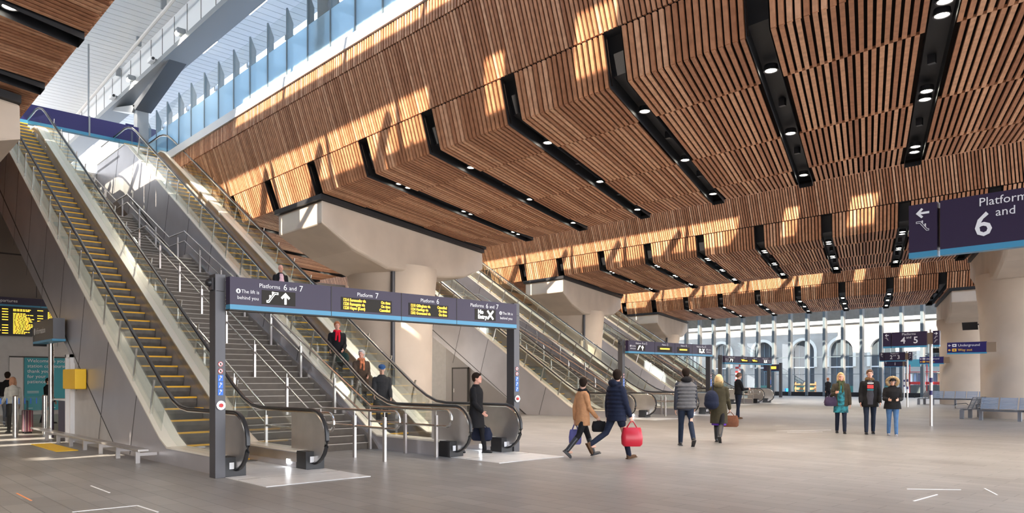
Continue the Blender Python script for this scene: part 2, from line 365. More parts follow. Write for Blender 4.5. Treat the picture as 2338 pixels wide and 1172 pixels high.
# ------------------------------------------------------------------ downlights in the channels
DLG = {0: 'timber soffit cut by the top left corner', 1: 'largest timber soffit', 2: 'second timber soffit', 3: 'smallest timber soffit by the glass wall'}
ROW = {0: 'near edge', 1: 'middle', 2: 'far edge'}
def downlight(x, y, z, label, group, src=[None]):
    if src[0] is None:
        mb = MB(); mb.ring([(x, y, z + .10, .13, .13), (x, y, z - .02, .15, .15), (x, y, z - .02, .12, .12), (x, y, z + .0, .11, .11)], M['post'], 16)
        mb.ring([(x, y, z + .01, .112, .112), (x, y, z - .012, .105, .105)], M['lamp'], 16)
        o = mb.build('downlight', loc=(x, y, z)); src[0] = o
    else:
        o = src[0].copy(); COL.objects.link(o); o.location = (x, y, z)
    tag(o, label, 'light', group)
spot = bpy.data.lights.new('downlight_beam', 'SPOT'); spot.energy = 430; spot.color = (1.0, .86, .70); spot.spot_size = math.radians(125); spot.spot_blend = .8; spot.shadow_soft_size = .12
def beam(x, y, z, e=1):
    o = bpy.data.objects.new('downlight_beam', spot); COL.objects.link(o); o.location = (x, y, z)
for k, Y0, XC, Z, a, b in DECKS:
    far = NB[k]
    n0 = math.ceil((max(a, (-24, -46, -50, -55)[k]) - XC) / 3.11); n1 = math.floor((min(b, (0, 3, 2, -4)[k]) - XC) / 3.11)
    for i in range(n0, n1 + 1):
        u = XC + i * 3.11 - .22
        if any(abs(u - q) < .7 for q in {0: (-14.9,), 1: (-22.15,), 2: (-29.5, -7.5), 3: (-37, -15.1)}[k]): continue
        for r, v in enumerate((1.95, 6.0, 10.05)):
            x, y = u - SK * v, Y0 + v
            lb = 'round downlight in the %s, %s row' % (DLG[k], ROW[r])
            downlight(x, y, Z + .12, lb, 'downlights of the %s, %s row' % (DLG[k], ROW[r]))
            if (k == 1 and (i - round((-18.8 - XC) / 3.11)) % 5 == 0) or k >= 2:
                downlight(x + SK * .5, y - .5, Z + .12, lb, 'downlights of the %s, %s row' % (DLG[k], ROW[r]))
            if r == 1 or k == 1 or (k > 1 and i % 2): beam(x, y, Z + .06)

# ------------------------------------------------------------------ concrete piers
def pier(X0, Y0, Z, label, vo=5.35):
    """X0: x of near corner of the end face on its right (east) side; body goes 3.15 m towards -x; skewed along the channels"""
    rt = empty('concrete_pier', (X0 - 3.6, Y0 + 5.35, 0), label, 'column')
    def pt(u, v, z): return (X0 + u - SK * v, Y0 + v, z)
    W = -3.12; T = Z - .17
    # sections along v: (v, top inset, bottom z, chamfer inset at the bottom)
    S = [(.0, Z - .93, 0.0, .0), (1.6, Z - 1.55, .0, .12), (3.6, Z - 1.95, -.0, .14), (7.3, Z - 1.8, -.0, .14), (9.3, Z - 1.55, 0, .12), (10.9, Z - .93, 0, .0)]
    vs = []; fs = []
    for v, zb, _, ins in S:
        zm = zb + (T - zb) * .35
        vs += [pt(0, v, T), pt(0, v, zb + (.12 if v < .1 else .5 * ins)), pt(-ins, v, zb), pt(W + ins, v, zb), pt(W, v, zb + (.12 if v < .1 else .5 * ins)), pt(W, v, T)]
    n = 6
    for i in range(len(S) - 1):
        for j in range(n): fs.append((i * n + j, i * n + (j + 1) % n, (i + 1) * n + (j + 1) % n, (i + 1) * n + j))
    fs += [tuple(range(n))[::-1], tuple(range((len(S) - 1) * n, len(S) * n))]
    o = MB().add(vs, fs, M['conc']).build('crosshead', rt, bevel=.06)
    cx, cy, _ = pt(W / 2, vo, 0)
    mb = MB(); secs = []
    for z, r in ((0, 1.66), (1.5, 1.66), (3.6, 1.68), (4.6, 1.74), (5.3, 1.80), (Z - 1.95, 1.86), (Z - 1.6, 1.86)):
        secs.append((cx, cy, z, r, r))
    n = 40; vs = [(cx + math.cos(2 * math.pi * j / n) * r, cy + math.sin(2 * math.pi * j / n) * r, z) for cx, cy, z, r, _ in secs for j in range(n)]
    mb.ring(secs, M['conc'], 40); mb.build('shaft', rt, smooth=True)
    MB().prismZ([pt(.12, -.12, 0)[:2], pt(W - .12, -.12, 0)[:2], pt(W - .12, 10.9, 0)[:2], pt(.12, 10.9, 0)[:2]], Z - .17, Z - .005, M['blackmetal']).build('bearing_strip', rt)
    # down pipe with bracket beside the shaft
    dx = 1.0; mb = MB(); px_, py_ = cx + 1.55, cy - 1.05
    mb.tube([(px_, py_, .05), (px_, py_, 6.2)], .09, M['post'], 10).build('down_pipe', rt, smooth=True)
    return rt
pier(-22.15, 12.64, 7.84, 'concrete column with spreading head behind the largest escalator gantry')
pier(-29.6, 32.95, 7.84, 'concrete column with spreading head above the second escalator bank')
pier(-37.0, 53.2, 7.47, 'concrete column head farthest away, above the third escalator bank')
pier(-14.88, -7.5, 7.84, 'concrete pier head cut off by the top left edge of the photo')
pier(-7.42 + 3.12, 32.95, 7.84, 'thick concrete column standing behind the closest metal bench row', 6.0)
pier(-14.99 + 3.12, 53.2, 7.47, 'concrete column by the glass wall, behind the more distant bench row', 6.0)

# ------------------------------------------------------------------ escalators
BANK = [(0, 0), (-7.27, 20.3), (-14.54, 40.6), (-21.8, 60.9)]
G = .605
def ztop(x): return G * (-x - 14.4)
def escalator(Yl, label, group):
    """Yl: y of the outer face on the near side; 1.84 m wide"""
    rt = empty('escalator', (-12.05, Yl + .92, 0), label, 'escalator', group)
    XT = -33.4; ZT = ztop(XT)
    for sgn, ya in ((0, Yl), (1, Yl + 1.49)):
        yb = ya + .35
        lip = .02
        prof = [(-12.4, 0), (-12.4, .30), (-14.75, .30), (-15.15, .46), (XT, ZT), (XT - .5, ZT + .2), (-38, ZT + .2), (-38, ZT - 2.0), (-35, ZT - 2.0), (-17.9, .02), (-17.85, 0)]
        mb = MB(); mb.prismY(prof, ya, yb, M['clad'])
        yf = ya - .004 if sgn == 0 else yb + .004
        for s in range(10):   # panel seams leaning back
            x = -16.6 - s * 2.0; zt = ztop(x); zb = max(.02, zt - 2.4)
            dx = -(zt - zb) * .34
            y2 = (yf, ya) if sgn == 0 else (yb, yf)
            mb.hexa([(x + dx, y2[0], zb), (x + dx + .025, y2[0], zb), (x + dx + .025, y2[1], zb), (x + dx, y2[1], zb)], [(x, y2[0], zt - .02), (x + .025, y2[0], zt - .02), (x + .025, y2[1], zt - .02), (x, y2[1], zt - .02)], M['seam'])
        if sgn == 0: mb.hexa([(-17.9, yf - .001, 0), (-17.86, yf - .001, 0), (-17.86, ya, 0), (-17.9, ya, 0)], [(XT, yf - .001, ztop(XT) - 2.08), (XT, yf - .001, ztop(XT) - 2.0), (XT, ya, ztop(XT) - 2.0), (XT, ya, ztop(XT) - 2.08)], M['seam'])
        mb.build('side_cladding', rt)
        # bright decking strip on top
        mb = MB(); d = [(-12.4, .30), (-14.75, .30), (-15.15, .46), (XT, ZT), (XT - .5, ZT + .2), (-38, ZT + .2)]
        mb.prismY(d + [(x, z + .035) for x, z in d[::-1]], ya - lip, yb + lip, M['deckst']); mb.build('decking', rt)
        # inner skirt line
        yi = yb if sgn == 0 else ya
        mb = MB(); mb.prismY([(x, z - .18) for x, z in d] + [(x, z - .02) for x, z in d[::-1]], yi - .012, yi + .012, M['steel']); mb.build('skirt_panel', rt)
        yh = ya + .19 if sgn == 0 else yb - .19
        # handrail and its guide
        hp = []
        for a in range(-95, 91, 15): hp.append((-12.1 + .5 * math.cos(math.radians(a)), .595 + .485 * math.sin(math.radians(a))))
        hp += [(-13.2, 1.08), (-14.2, 1.08), (-14.6, 1.12), (-15.0, 1.25), (-15.5, 1.50)]
        hp += [(x, 1.50 + G * (-x - 15.5)) for x in (-17, -20, -23, -26, -29, -32)]
        xe, ze = -33.0, 1.5 + G * 17.5
        hp += [(xe, ze), (xe - .5, ze + .26), (xe - 1.0, ze + .42), (xe - 1.5, ze + .5), (-38, ze + .5)]
        hr_ = MB().tube([(x, yh, z) for x, z in hp], .04, M['black'], 8, flat=(.042, .026)).build('handrail', rt, smooth=True)
        MB().tube([(x, yh, z) for x, z in [(x - (.045 if i < 12 else 0), z - (.045 if i > 6 else -.0)) for i, (x, z) in enumerate(hp)]], .022, M['tube'], 6).build('handrail_guide', hr_, smooth=True)
        # glass under the handrail
        gp = [(x, z - .03) for x, z in hp[13:]]
        bot = [(-38, ZT + .24), (XT - .5, ZT + .24), (XT, ZT + .04), (-15.15, .5), (-14.75, .34), (-12.9, .34)]
        MB().prismY([(-12.9, 1.05)] + gp + bot, yh - .006, yh + .006, M['glass']).build('balustrade_glass', rt)
        nw = [(-12.12 + .46 * math.cos(math.radians(a)), .595 + .45 * math.sin(math.radians(a))) for a in range(-90, 91, 10)] + [(-12.9, 1.045), (-12.9, .145)]
        MB().prismY(nw, yh - .012, yh + .012, M['steel']).build('newel_panel', rt)
        mb = MB(); mb.box(-12.42, ya - .01, 0, -12.05, yb + .01, .33, M['black'])
        mb.box(-12.05, ya + .07, .13, -12.045, ya + .15, .24, M['white']).box(-12.05, ya + .2, .13, -12.045, ya + .3, .2, M['white']); mb.build('handrail_inlet_box', rt, bevel=.02)
        mb = MB(); y_ = yi + (.014 if sgn == 0 else -.014)
        mb.box(-12.78, y_ - .006, .07, -12.66, y_ + .006, .15, M['comblamp']); mb.build('comb_light', rt)
        # leaning stanchions of the low outer glass
        yo = ya + .05 if sgn == 0 else yb - .05
        for s in range(16):
            x = -15.9 - s * 1.1; z = ztop(x)
            MB().hexa([(x - .03, yo - .012, z), (x + .03, yo - .012, z), (x + .03, yo + .012, z), (x - .03, yo + .012, z)],
                      [(x + .22, yo - .012, z + .72), (x + .28, yo - .012, z + .72), (x + .28, yo + .012, z + .72), (x + .22, yo + .012, z + .72)], M['tube']).build('stanchion', rt)
        MB().prismY([(-15.3, ztop(-15.3) + .06), (-15.1, ztop(-15.3) + .55), (XT, ZT + .75), (XT, ZT + .06)], yo - .004 + .02, yo + .004 + .02, M['glass']).build('outer_glass', rt)
    # truss underside
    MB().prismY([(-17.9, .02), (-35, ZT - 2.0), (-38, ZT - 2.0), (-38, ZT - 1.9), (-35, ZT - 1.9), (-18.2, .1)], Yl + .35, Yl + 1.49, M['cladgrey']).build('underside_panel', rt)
    ya, yb = Yl + .36, Yl + 1.48
    MB().box(-14.3, ya, .0, -10.53, yb, .012, M['plate']).box(-12.02, Yl - .01, 0, -10.53, Yl + 1.85, .010, M['plate']).box(-11.55, Yl, .0101, -11.54, Yl + 1.84, .0121, M['seam']).box(-14.3, ya, .0, -14.0, yb, .02, M['step']).build('landing_plate', rt)
    MB().box(-38.5, Yl, 11.3, -34.6, Yl + 1.84, 11.42, M['plate']).build('upper_landing_plate', rt)
    # steps
    src = None
    for i in range(53):
        x = -14.35 - .4 * i
        zz = .03 + max(0, min(11.28, G * (-(x) - 15.35))) if i > 1 else .03
        if i > 1: zz = .03 + G * max(0, -x - 15.15)
        x1 = x - .4; h = .25 if i > 1 else .05
        if src is None:
            xb = x; zb = zz
            mb = MB(); m_ = M['step']
            mb.add([(x1, ya, zz), (x, ya, zz), (x, yb, zz), (x1, yb, zz), (x, ya, zz - .24), (x, yb, zz - .24)], [(0, 1, 2, 3)], m_)
            # ribbed riser, slightly curved
            mb.add([(x, ya, zz), (x - .02, ya, zz - .12), (x - .07, ya, zz - .25), (x, yb, zz), (x - .02, yb, zz - .12), (x - .07, yb, zz - .25)], [(0, 1, 4, 3), (1, 2, 5, 4)], m_)
            mb.box(x - .06, ya, zz - .03, x + .006, yb, zz + .006, M['yellow']).box(x - .4, ya, zz, x, ya + .05, zz + .005, M['yellow']).box(x - .4, yb - .05, zz, x, yb, zz + .005, M['yellow'])
            src = mb.build('step', rt); s0 = (x, zz)
        else:
            o = src.copy(); COL.objects.link(o); o.location = Vector((x - s0[0], 0, zz - s0[1]))
    return rt
GR = 'escalators rising to the platforms'
WHICH = ['under the largest gantry sign', 'under the second gantry sign', 'under the third, small gantry sign', 'right by the glass wall']
e1 = escalator(5.08, 'yellow edged escalator in front of the stairs ' + WHICH[0], GR)
e2 = escalator(9.90, 'escalator carrying riders down, beyond the stairs ' + WHICH[0], GR)

# ------------------------------------------------------------------ staircases between them
def stair():
    rt = empty('staircase', (-14.9, 8.42, 0), 'wide stair between two escalators ' + WHICH[0], 'stairs', 'stairs between escalators')
    ya, yb = 6.96, 9.88
    F = [(-14.9, 0.0, 38), (-28.0, 5.87, 16), (-34.4, 8.34, 20)]
    src = None; X = -14.9; Zc = 0
    for x0, z0, n in F:
        for i in range(n):
            x = x0 - .305 * i; z = z0 + .1545 * (i + 1)
            if src is None:
                mb = MB(); mb.box(x - .33, ya, z - .1545, x, yb, z, M['stair']).box(x - .05, ya + .05, z - .012, x + .006, yb - .05, z + .004, M['nosing']); src = mb.build('stair_step', rt); s0 = (x, z)
            else:
                o = src.copy(); COL.objects.link(o); o.location = Vector((x - s0[0], 0, z - s0[1]))
        xe = x0 - .305 * n; ze = z0 + .1545 * n
        MB().prismY([(x0 - .05, z0), (xe, ze - .1), (xe, ze - .5), (x0 - .9, z0 - .0 if z0 == 0 else z0 - .3)], ya, yb, M['stair']).build('flight_soffit', rt)
        nx = {38: -28.0, 16: -34.4, 20: -42}[n]
        MB().box(nx - .05, ya, ze - .3, xe, yb, ze, M['stair']).build('stair_landing', rt)
    for y0, y1 in ((6.93, 6.99), (9.84, 9.9)):
        MB().prismY([(-14.6, 0), (-14.9, .25), (-26.5, 6.1), (-28.0, 6.1), (-32.9, 8.6), (-34.4, 8.6), (-40.5, 11.6), (-40.5, 11), (-34.4, 7.9), (-28, 5.5), (-26.5, 5.5), (-15.4, 0)], y0, y1, M['steel']).build('stringer', rt)
    return rt
def rail(Y, label, ext):
    rt = empty('handrail', (-14.9, Y, 0), label, 'handrail', 'steel handrails of the stairs')
    def path(dz, x_end):
        return [(-14.75, 1.0 + dz), (-26.5, 6.87 + dz), (-28.0, 6.87 + dz), (-32.9, 9.36 + dz), (-34.4, 9.36 + dz), (-38.5, 11.4 + dz), (-40, 11.4 + dz)]
    r = .17; xe = ext
    loop = [(xe + .0 + r * math.sin(math.radians(a)), .83 + r * math.cos(math.radians(a))) for a in range(180, -1, -20)]
    low = [(x, z) for x, z in path(-.34, 0)]
    up = [(x, z) for x, z in path(0, 0)]
    MB().tube([(x, Y, z) for x, z in loop[::1] + up], .027, M['tube'], 8).build('upper_rail', rt, smooth=True)
    MB().tube([(x, Y, z) for x, z in [(xe, .66)] + low], .024, M['tube'], 8).build('lower_rail', rt, smooth=True)
    for x, z in [(xe - .35, 0), (-13.4, 0), (-14.8, 0)] + [(-16.4 - i * 1.75, .497 * (1.6 + i * 1.75)) for i in range(6)] + [(-27.2, 5.87), (-29.5, 6.6), (-31.4, 7.6), (-33.6, 8.34), (-36, 9.2), (-38, 10.2)]:
        MB().box(x - .035, Y - .025 , z, x + .035, Y + .025, z + .88, M['steel']).tube([(x, Y, z + .85), (x, Y, z + .99)], .01, M['tube'], 6).build('rail_post', rt)
    return rt
stairs = stair()
rails = [rail(7.12, 'twin steel handrail on the near side of the stair ' + WHICH[0], -12.2), rail(8.42, 'twin steel handrail down the middle of the stair ' + WHICH[0], -11.95), rail(9.72, 'twin steel handrail on the far side of the stair ' + WHICH[0], -11.95)]
dup(e1, (-26.5, 60.9, 0), 'lone escalator behind the third gantry, closest to the glass wall', 'escalators rising to the platforms')
for k in (1, 2):
    d = (BANK[k][0], BANK[k][1], 0)
    dup(e1, d, 'yellow edged escalator in front of the stairs ' + WHICH[k]); dup(e2, d, 'escalator on the far side of the stairs ' + WHICH[k])
    dup(stairs, d, 'wide stair between two escalators ' + WHICH[k])
    for r_, wt in zip(rails, ('on the near side of the stair', 'down the middle of the stair', 'on the far side of the stair')):
        dup(r_, d, 'twin steel handrail %s %s' % (wt, WHICH[k]))

# ------------------------------------------------------------------ gantry signs
LABG = ['largest dark blue gantry sign over the closest escalators', 'second gantry sign over the middle escalators', 'third small gantry sign over the far escalators', 'last gantry sign by the glass wall']
def gantry(k):
    ox, oy = BANK[k]; X = -11.84 + ox; Ya = 4.95 + oy; Yb = Ya + 6.69
    rt = empty('gantry_sign', (X, (Ya + Yb) / 2, 0), LABG[k], 'sign')
    for s, y in ((0, Ya), (1, Yb)):
        y0, y1 = (y - .05, y + .12) if s == 0 else (y + .1, y + .27)
        yc = (y0 + y1) / 2
        p = MB().box(X - .42, y0, 0, X - .18, y1, 3.36, M['post']).box(X - .44, y0 + .02, 3.08, X - .16, y1 - .02, 3.085, M['seam']).build('post', rt, bevel=.012)
        # camera domes, notices, stop button
        mb = MB()
        ys = y0 - .02 if s == 0 else y0 - .02
        mb.ball((X - .3, y0 - .05, 3.22), (.07, .07, .07), M['black'], 12, 8).ring([(X - .3, y0 - .02, 3.1, .09, .03), (X - .3, y0 - .02, 3.3, .09, .03)], M['post'], 12).build('camera_dome', p, smooth=True)
        faces = [((X - .18, yc, 0), (0, 1, 0), (0, 0, 1))]
        for fo, frt, fup in faces:
            fo = Vector((X - .176, yc, 0)); mb = MB()
            for q in range(5):
                z = 1.88 - q * .115; m_ = M['white'] if q < 2 else M['blue']
                cpts = [(.042 * math.cos(a), .042 * math.sin(a)) for a in [i * math.pi / 8 for i in range(16)]]
                if q < 2:
                    poly(mb, cpts, fo + Vector((0, 0, z)), frt, fup, M['red']); poly(mb, [(a * .8, b * .8) for a, b in cpts], fo + Vector((0, 0, z)), frt, fup, M['white'], .006)
                    strip(mb, [(-.025, .025), (.025, -.025)], .009, fo + Vector((.004, 0, z)), frt, fup, M['red'])
                    poly(mb, [(-.012, -.02), (.01, -.02), (.012, .018), (-.008, .02)], fo + Vector((.004, 0, z)), frt, fup, M['black'])
                else:
                    poly(mb, [(-.045, -.055), (.045, -.055), (.045, .05), (-.045, .05)], fo + Vector((0, 0, z)), frt, fup, M['blue'])
                    strip(mb, [(-.02, -.035), (-.005, 0), (.02, .02)], .012, fo + Vector((.004, 0, z)), frt, fup, M['white'])
                    poly(mb, [(-.01, .02), (.01, .02), (.01, .04), (-.01, .04)], fo + Vector((.004, 0, z)), frt, fup, M['white'])
            mb.build('notice_stickers', p)
        mb = MB().tube([(X - .18, yc, 1.2), (X - .15, yc, 1.2)], .075, M['chrome'], 16).tube([(X - .15, yc, 1.2), (X - .13, yc, 1.2)], .035, M['red'], 12).build('stop_button', p, smooth=True)
    o0 = Vector((X, Ya, 0)); R_ = Vector((0, 1, 0)); U_ = Vector((0, 0, 1))
    L = 6.69
    mb = MB(); mb.box(X - .16, Ya + .12, 2.86, X, Yb, 3.316, M['navy']).box(X - .165, Ya + .12, 2.78, X + .004, Yb, 2.86, M['cyan']).box(X - .17, Ya + .12, 2.76, X - .01, Yb, 2.785, M['seam'])
    for y in (2.0, 3.55, 4.95): mb.box(X - .1, Ya + y - .006, 2.78, X + .006, Ya + y + .006, 3.316, M['seam'])
    mb.build('header_panel', rt)
    plat = [('7', '6', '6', '7'), ('5', '4', '4', '5'), ('3', '2', '2', '3'), ('1', '1', '1', '1')][k]
    def sym(y, kind, wd):
        mb = MB(); mb.box(X - .02, Ya + y - wd / 2, 2.9, X + .005, Ya + y + wd / 2, 3.14, M['display'])
        fo = o0 + Vector((.006, y, 3.02))
        if kind == 'up':
            icon_escalator(mb, fo + Vector((0, -.12, 0)), R_, U_, .2, M['whitelit']); icon_arrow(mb, fo + Vector((0, .12, 0)), R_, U_, .2, M['whitelit'])
        else:
            text(mb, 'No', fo + Vector((0, -.22, .02)), R_, U_, .12, M['whitelit'], bold=.003); text(mb, 'Entry', fo + Vector((0, -.22, -.085)), R_, U_, .12, M['whitelit'], bold=.003)
            strip(mb, [(.07, -.07), (.21, .08)], .04, fo, R_, U_, M['whitelit']); strip(mb, [(.07, .08), (.21, -.07)], .04, fo, R_, U_, M['whitelit'])
        mb.build('lit_symbol', rt)
    sym(.98, 'up', .62); sym(5.75, 'no', .60)
    def platform_title(yc, a, b=None):
        mb = MB()
        if b: 
            text(mb, 'Platforms', o0 + Vector((.002, yc - .30, 3.175)), R_, U_, .10, M['white']); text(mb, a, o0 + Vector((.002, yc + .14, 3.165)), R_, U_, .15, M['white'])
            text(mb, 'and', o0 + Vector((.002, yc + .25, 3.175)), R_, U_, .10, M['white']); text(mb, b, o0 + Vector((.002, yc + .44, 3.165)), R_, U_, .15, M['white'])
        else:
            text(mb, 'Platform', o0 + Vector((.002, yc - .24, 3.175)), R_, U_, .10, M['white']); text(mb, a, o0 + Vector((.002, yc + .16, 3.165)), R_, U_, .15, M['white'])
        mb.build('platform_title', rt)
    platform_title(.92, plat[1], plat[0]); platform_title(5.62, plat[2], plat[3]); platform_title(2.78, plat[0]); platform_title(4.25, plat[1])
    for yy, al in ((.20, 0), (6.14, 1)):
        mb = MB()
        text(mb, 'The lift is', o0 + Vector((.002, yy + .11, 3.06)), R_, U_, .084, M['white']); text(mb, 'behind you', o0 + Vector((.002, yy + .04, 2.955)), R_, U_, .084, M['white'])
        poly(mb, [(.04 * math.cos(a), .04 * math.sin(a)) for a in [i * math.pi / 8 for i in range(16)]], o0 + Vector((.002, yy + .06, 3.088)), R_, U_, M['white'])
        poly(mb, [(-.01, -.025), (.01, -.025), (.01, .02), (-.01, .02)], o0 + Vector((.005, yy + .06, 3.088)), R_, U_, M['navy'])
        mb.build('lift_notice', rt)
    TX = [[('1214 Sevenoaks via', 'On time'), ('1220 Ramsgate via', 'On time'), ('1228 Hayes (Kent)', 'Cancelled')], [('1218 Gillingham via', 'Cancelled'), ('1224 Hastings via', 'On time'), ('1202 Gravesend via', 'On time')]]
    for q, (y0, y1) in enumerate(((2.2, 3.32), (3.72, 4.72))):
        pd = MB().box(X - .02, Ya + y0, 2.90, X + .005, Ya + y1, 3.14, M['display']).build('departure_display', rt); mb = MB()
        if k == 0:
            for r, (a, b) in enumerate(TX[q]):
                text(mb, a, o0 + Vector((.006, y0 + .04, 3.068 - r * .073)), R_, U_, .076, M['amber'], bold=.002, xs=.82)
                text(mb, b, o0 + Vector((.006, y1 - .04, 3.068 - r * .073)), R_, U_, .076, M['amber'], align='RIGHT', bold=.002, xs=.82)
        else:
            z = 3.03
            mb.box(X, Ya + y0 + .2, z - .03, X + .008, Ya + y1 - .2, z + .03, M['amber'])
            if k == 2: mb.box(X, Ya + y0 + .1, z + .04, X + .008, Ya + y0 + .5, z + .08, M['amber'])
        mb.build('amber_text', pd)
for k in range(3): gantry(k)
# ------------------------------------------------------------------ platform roofs above the open wells
def roof_strip(y0, y1, x0, x1, z=16.5, planks=True):
    rt = empty('ceiling_canopy', ((x0 + x1) / 2, (y0 + y1) / 2, z), kind='structure')
    mb = MB(); n = int((x1 - x0) / .46)
    if planks:
        for i in range(n):
            x = x0 + i * .46; mb.box(x, y0, z, x + .43, y1, z + .03, M['ceilw'])
        mb.build('plank_lining', rt)
    MB().box(x0, y0, z + .05, x1, y1, z + .4, M['canopy']).build('canopy_slab', rt)
for k in range(-1, 4):
    o = 20.3 * k; near = k <= 0
    roof_strip(4.25 + o, 15.1 + o, -85, 14, planks=k in (0,))
    roof_strip(.3 + o, 1.9 + o, -85, 14, planks=False); roof_strip(1.95 + o, 4.2 + o, -85, -24.5 - 7.27 * k, planks=False)  # unseen strips placed to shape the sunlit bands on the fascias
    ends = {0: -12.8, 1: -15.2, 2: -20, 3: -26}.get(k, -12)
    # sunlight slot closed beyond its end, apart from small holes shaped to cast sun spots
    if k >= 0:
        xs = [ends, ends + 2.1, ends + 2.9, ends + 5.0, ends + 6.2, 14]
        for a, b in ((xs[0], xs[1]), (xs[2], xs[3]), (xs[4], xs[5])): roof_strip(-5.1 + o, .25 + o, a, b, planks=False)
        mb = MB()
        for i in range(14):
            x = -60 + i * 3.8
            if x < ends: mb.box(x, -5.2 + o, 16.3, x + .12, .3 + o, 16.6, M['canopy'])
            if x < ends - 3: mb.tube([(x, -5.1 + o, 16.35), (x + 3.4, .3 + o, 16.35)], .16, M['canopy'], 6)
            mb.box(x + 1.2, 1.9 + o, 16.4, x + 1.3, 4.25 + o, 16.6, M['canopy'])
        rt = mb.build('trim_shadow_bars'); struct(rt)  # bars and diagonals added across the slots to streak the sun patches
roof_strip(76.2, 80.2, -85, -36, planks=False); roof_strip(-36, -15.7, -11.2, 14, planks=False); roof_strip(-36, -23.9, -85, -11.2, planks=False)  # unseen roof added to shade the street facade and limit sun on the floor
mb = MB()
for i in range(14): mb.box(-40.5 + i * 2.1, -24.5, 16.5, -39.3 + i * 2.1, -15.7, 16.8, M['canopy'])
struct(mb.build('trim_sun_streak_bars'))  # unseen bars added to break the left floor's sun patch into streaks
# main canopy beam beside the screens, with its forked column
bm = MB()
bm.box(-85, 10.95, 15.15, 6, 11.6, 16.5, M['ceilw'])
for i in range(60): bm.box(-80 + i * 1.4, 10.935, 15.2, -79.975 + i * 1.4, 10.95, 16.45, M['seam'])
bm.box(-85, 10.8, 14.95, 6, 11.8, 15.17, M['canopy']); struct(bm.build('trim_beam'))
rt = empty('forked_steel_column', (-36.4, 11.35, 11.3), 'forked grey steel column holding the canopy beam above the escalators', 'column')
MB().box(-36.65, 11.1, 11.3, -36.15, 11.6, 14.3, M['canopy']).build('post', rt)
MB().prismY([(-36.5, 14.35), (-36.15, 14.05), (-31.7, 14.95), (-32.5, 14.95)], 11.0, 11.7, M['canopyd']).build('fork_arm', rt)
MB().prismY([(-36.2, 14.3), (-36.6, 14.05), (-39.6, 14.95), (-39.0, 14.95)], 11.0, 11.7, M['canopy']).build('fork_arm', rt)
rt = empty('steel_column', (-20.1, 11.4, 11.3), 'tall grey steel column rising between the glazed screen panels', 'column')
MB().box(-20.95, 11.8, 11.6, -20.3, 12.2, 14.95, M['canopyd']).build('post', rt)
MB().box(-21.0, 11.15, 14.75, -20.25, 12.25, 14.95, M['canopy']).build('cap_plate', rt)
p = MB().tube([(-48, 10.72, 16.1), (-44.5, 10.7, 16.1), (-29.1, 10.2, 16.1), (-18, 9.6, 16.1)], .07, M['concw'], 8)
for x in (-42, -38, -34, -30, -26): p.box(x - .05, 10.4 + (x + 34) * -.078, 16.12, x + .05, 10.6 + (x + 34) * -.078, 16.5, M['canopy'])
tag(p.build('service_pipe', smooth=True), 'long white pipe running under the white plank canopy', 'pipe')
for i, x in enumerate((-29.9, -36.0)):
    rt = empty('floodlight', (x, 10.8, 15.4), ('floodlight on the canopy beam nearer the top edge', 'floodlight on the canopy beam closer to the forked column')[i], 'light', 'floodlights on the canopy beam')
    MB().box(x - .16, 10.62, 15.28, x + .16, 10.93, 15.5, M['canopy']).build('housing', rt, bevel=.02); MB().ball((x, 10.66, 15.3), (.12, .08, .1), M['lamp'], 10, 6).build('lamp_lens', rt)
    l = bpy.data.objects.new('floodlight_beam', spot); COL.objects.link(l); l.location = (x, 10.5, 15.2)
sp2 = bpy.data.lights.new('added_well_flood', 'SPOT'); sp2.energy = 2600; sp2.color = (1, .88, .72); sp2.spot_size = math.radians(95); sp2.spot_blend = .7; sp2.shadow_soft_size = .15  # added lamps, brighten the wells of the second and third banks
for k in (1, 2):
    struct(MB().box(-85, 11.0 + 20.3 * k, 15.2, 6, 11.6 + 20.3 * k, 16.45, M['ceilw']).build('trim_beam'))
    for q in range(3):
        x = -24 - 7.27 * k - q * 6; y = 10.7 + 20.3 * k
        rt = empty('floodlight', (x, y, 15.3), 'added unseen floodlight on the canopy beam above the %s' % ('second escalator bank' if k == 1 else 'third escalator bank'), 'light', 'added floodlights above the %s' % ('second bank' if k == 1 else 'third bank'))  # unseen fitting added to carry the extra well lamp
        MB().box(x - .16, y - .18, 15.28, x + .16, y + .29, 15.5, M['canopy']).build('housing', rt); MB().ball((x, y - .14, 15.3), (.12, .08, .1), M['lamp'], 10, 6).build('lamp_lens', rt)
        l = bpy.data.objects.new('added_well_flood', sp2); COL.objects.link(l); l.location = (x, y - .3, 15.1); l.rotation_euler = (math.radians(-12), 0, 0)
for i, x in enumerate((-32.8, -38.3)):
    rt = empty('security_camera', (x, 10.7, 15.2), ('boxy security camera halfway up the canopy beam', 'boxy security camera low on the canopy beam, by the blue banner')[i], 'camera')
    MB().box(x - .3, 10.55, 15.1, x + .15, 10.75, 15.28, M['white']).build('body', rt, bevel=.02); MB().box(x - .05, 10.7, 15.2, x + .03, 10.92, 15.26, M['canopy']).build('bracket', rt)
    MB().tube([(x + .15, 10.65, 15.19), (x + .2, 10.65, 15.19)], .06, M['black'], 10).build('lens', rt)
for i in range(8):
    x = -27.9 - (i - 1) * 4.8
    o = MB().box(x - .75, 12.85, 16.38, x + .75, 13.1, 16.45, M['striplamp']).box(x - .8, 12.8, 16.42, x + .8, 13.15, 16.495, M['ceilw']).build('strip_light')
    tag(o, 'white strip light in the platform canopy behind the glazed screens', 'light', 'strip lights of the platform canopy')
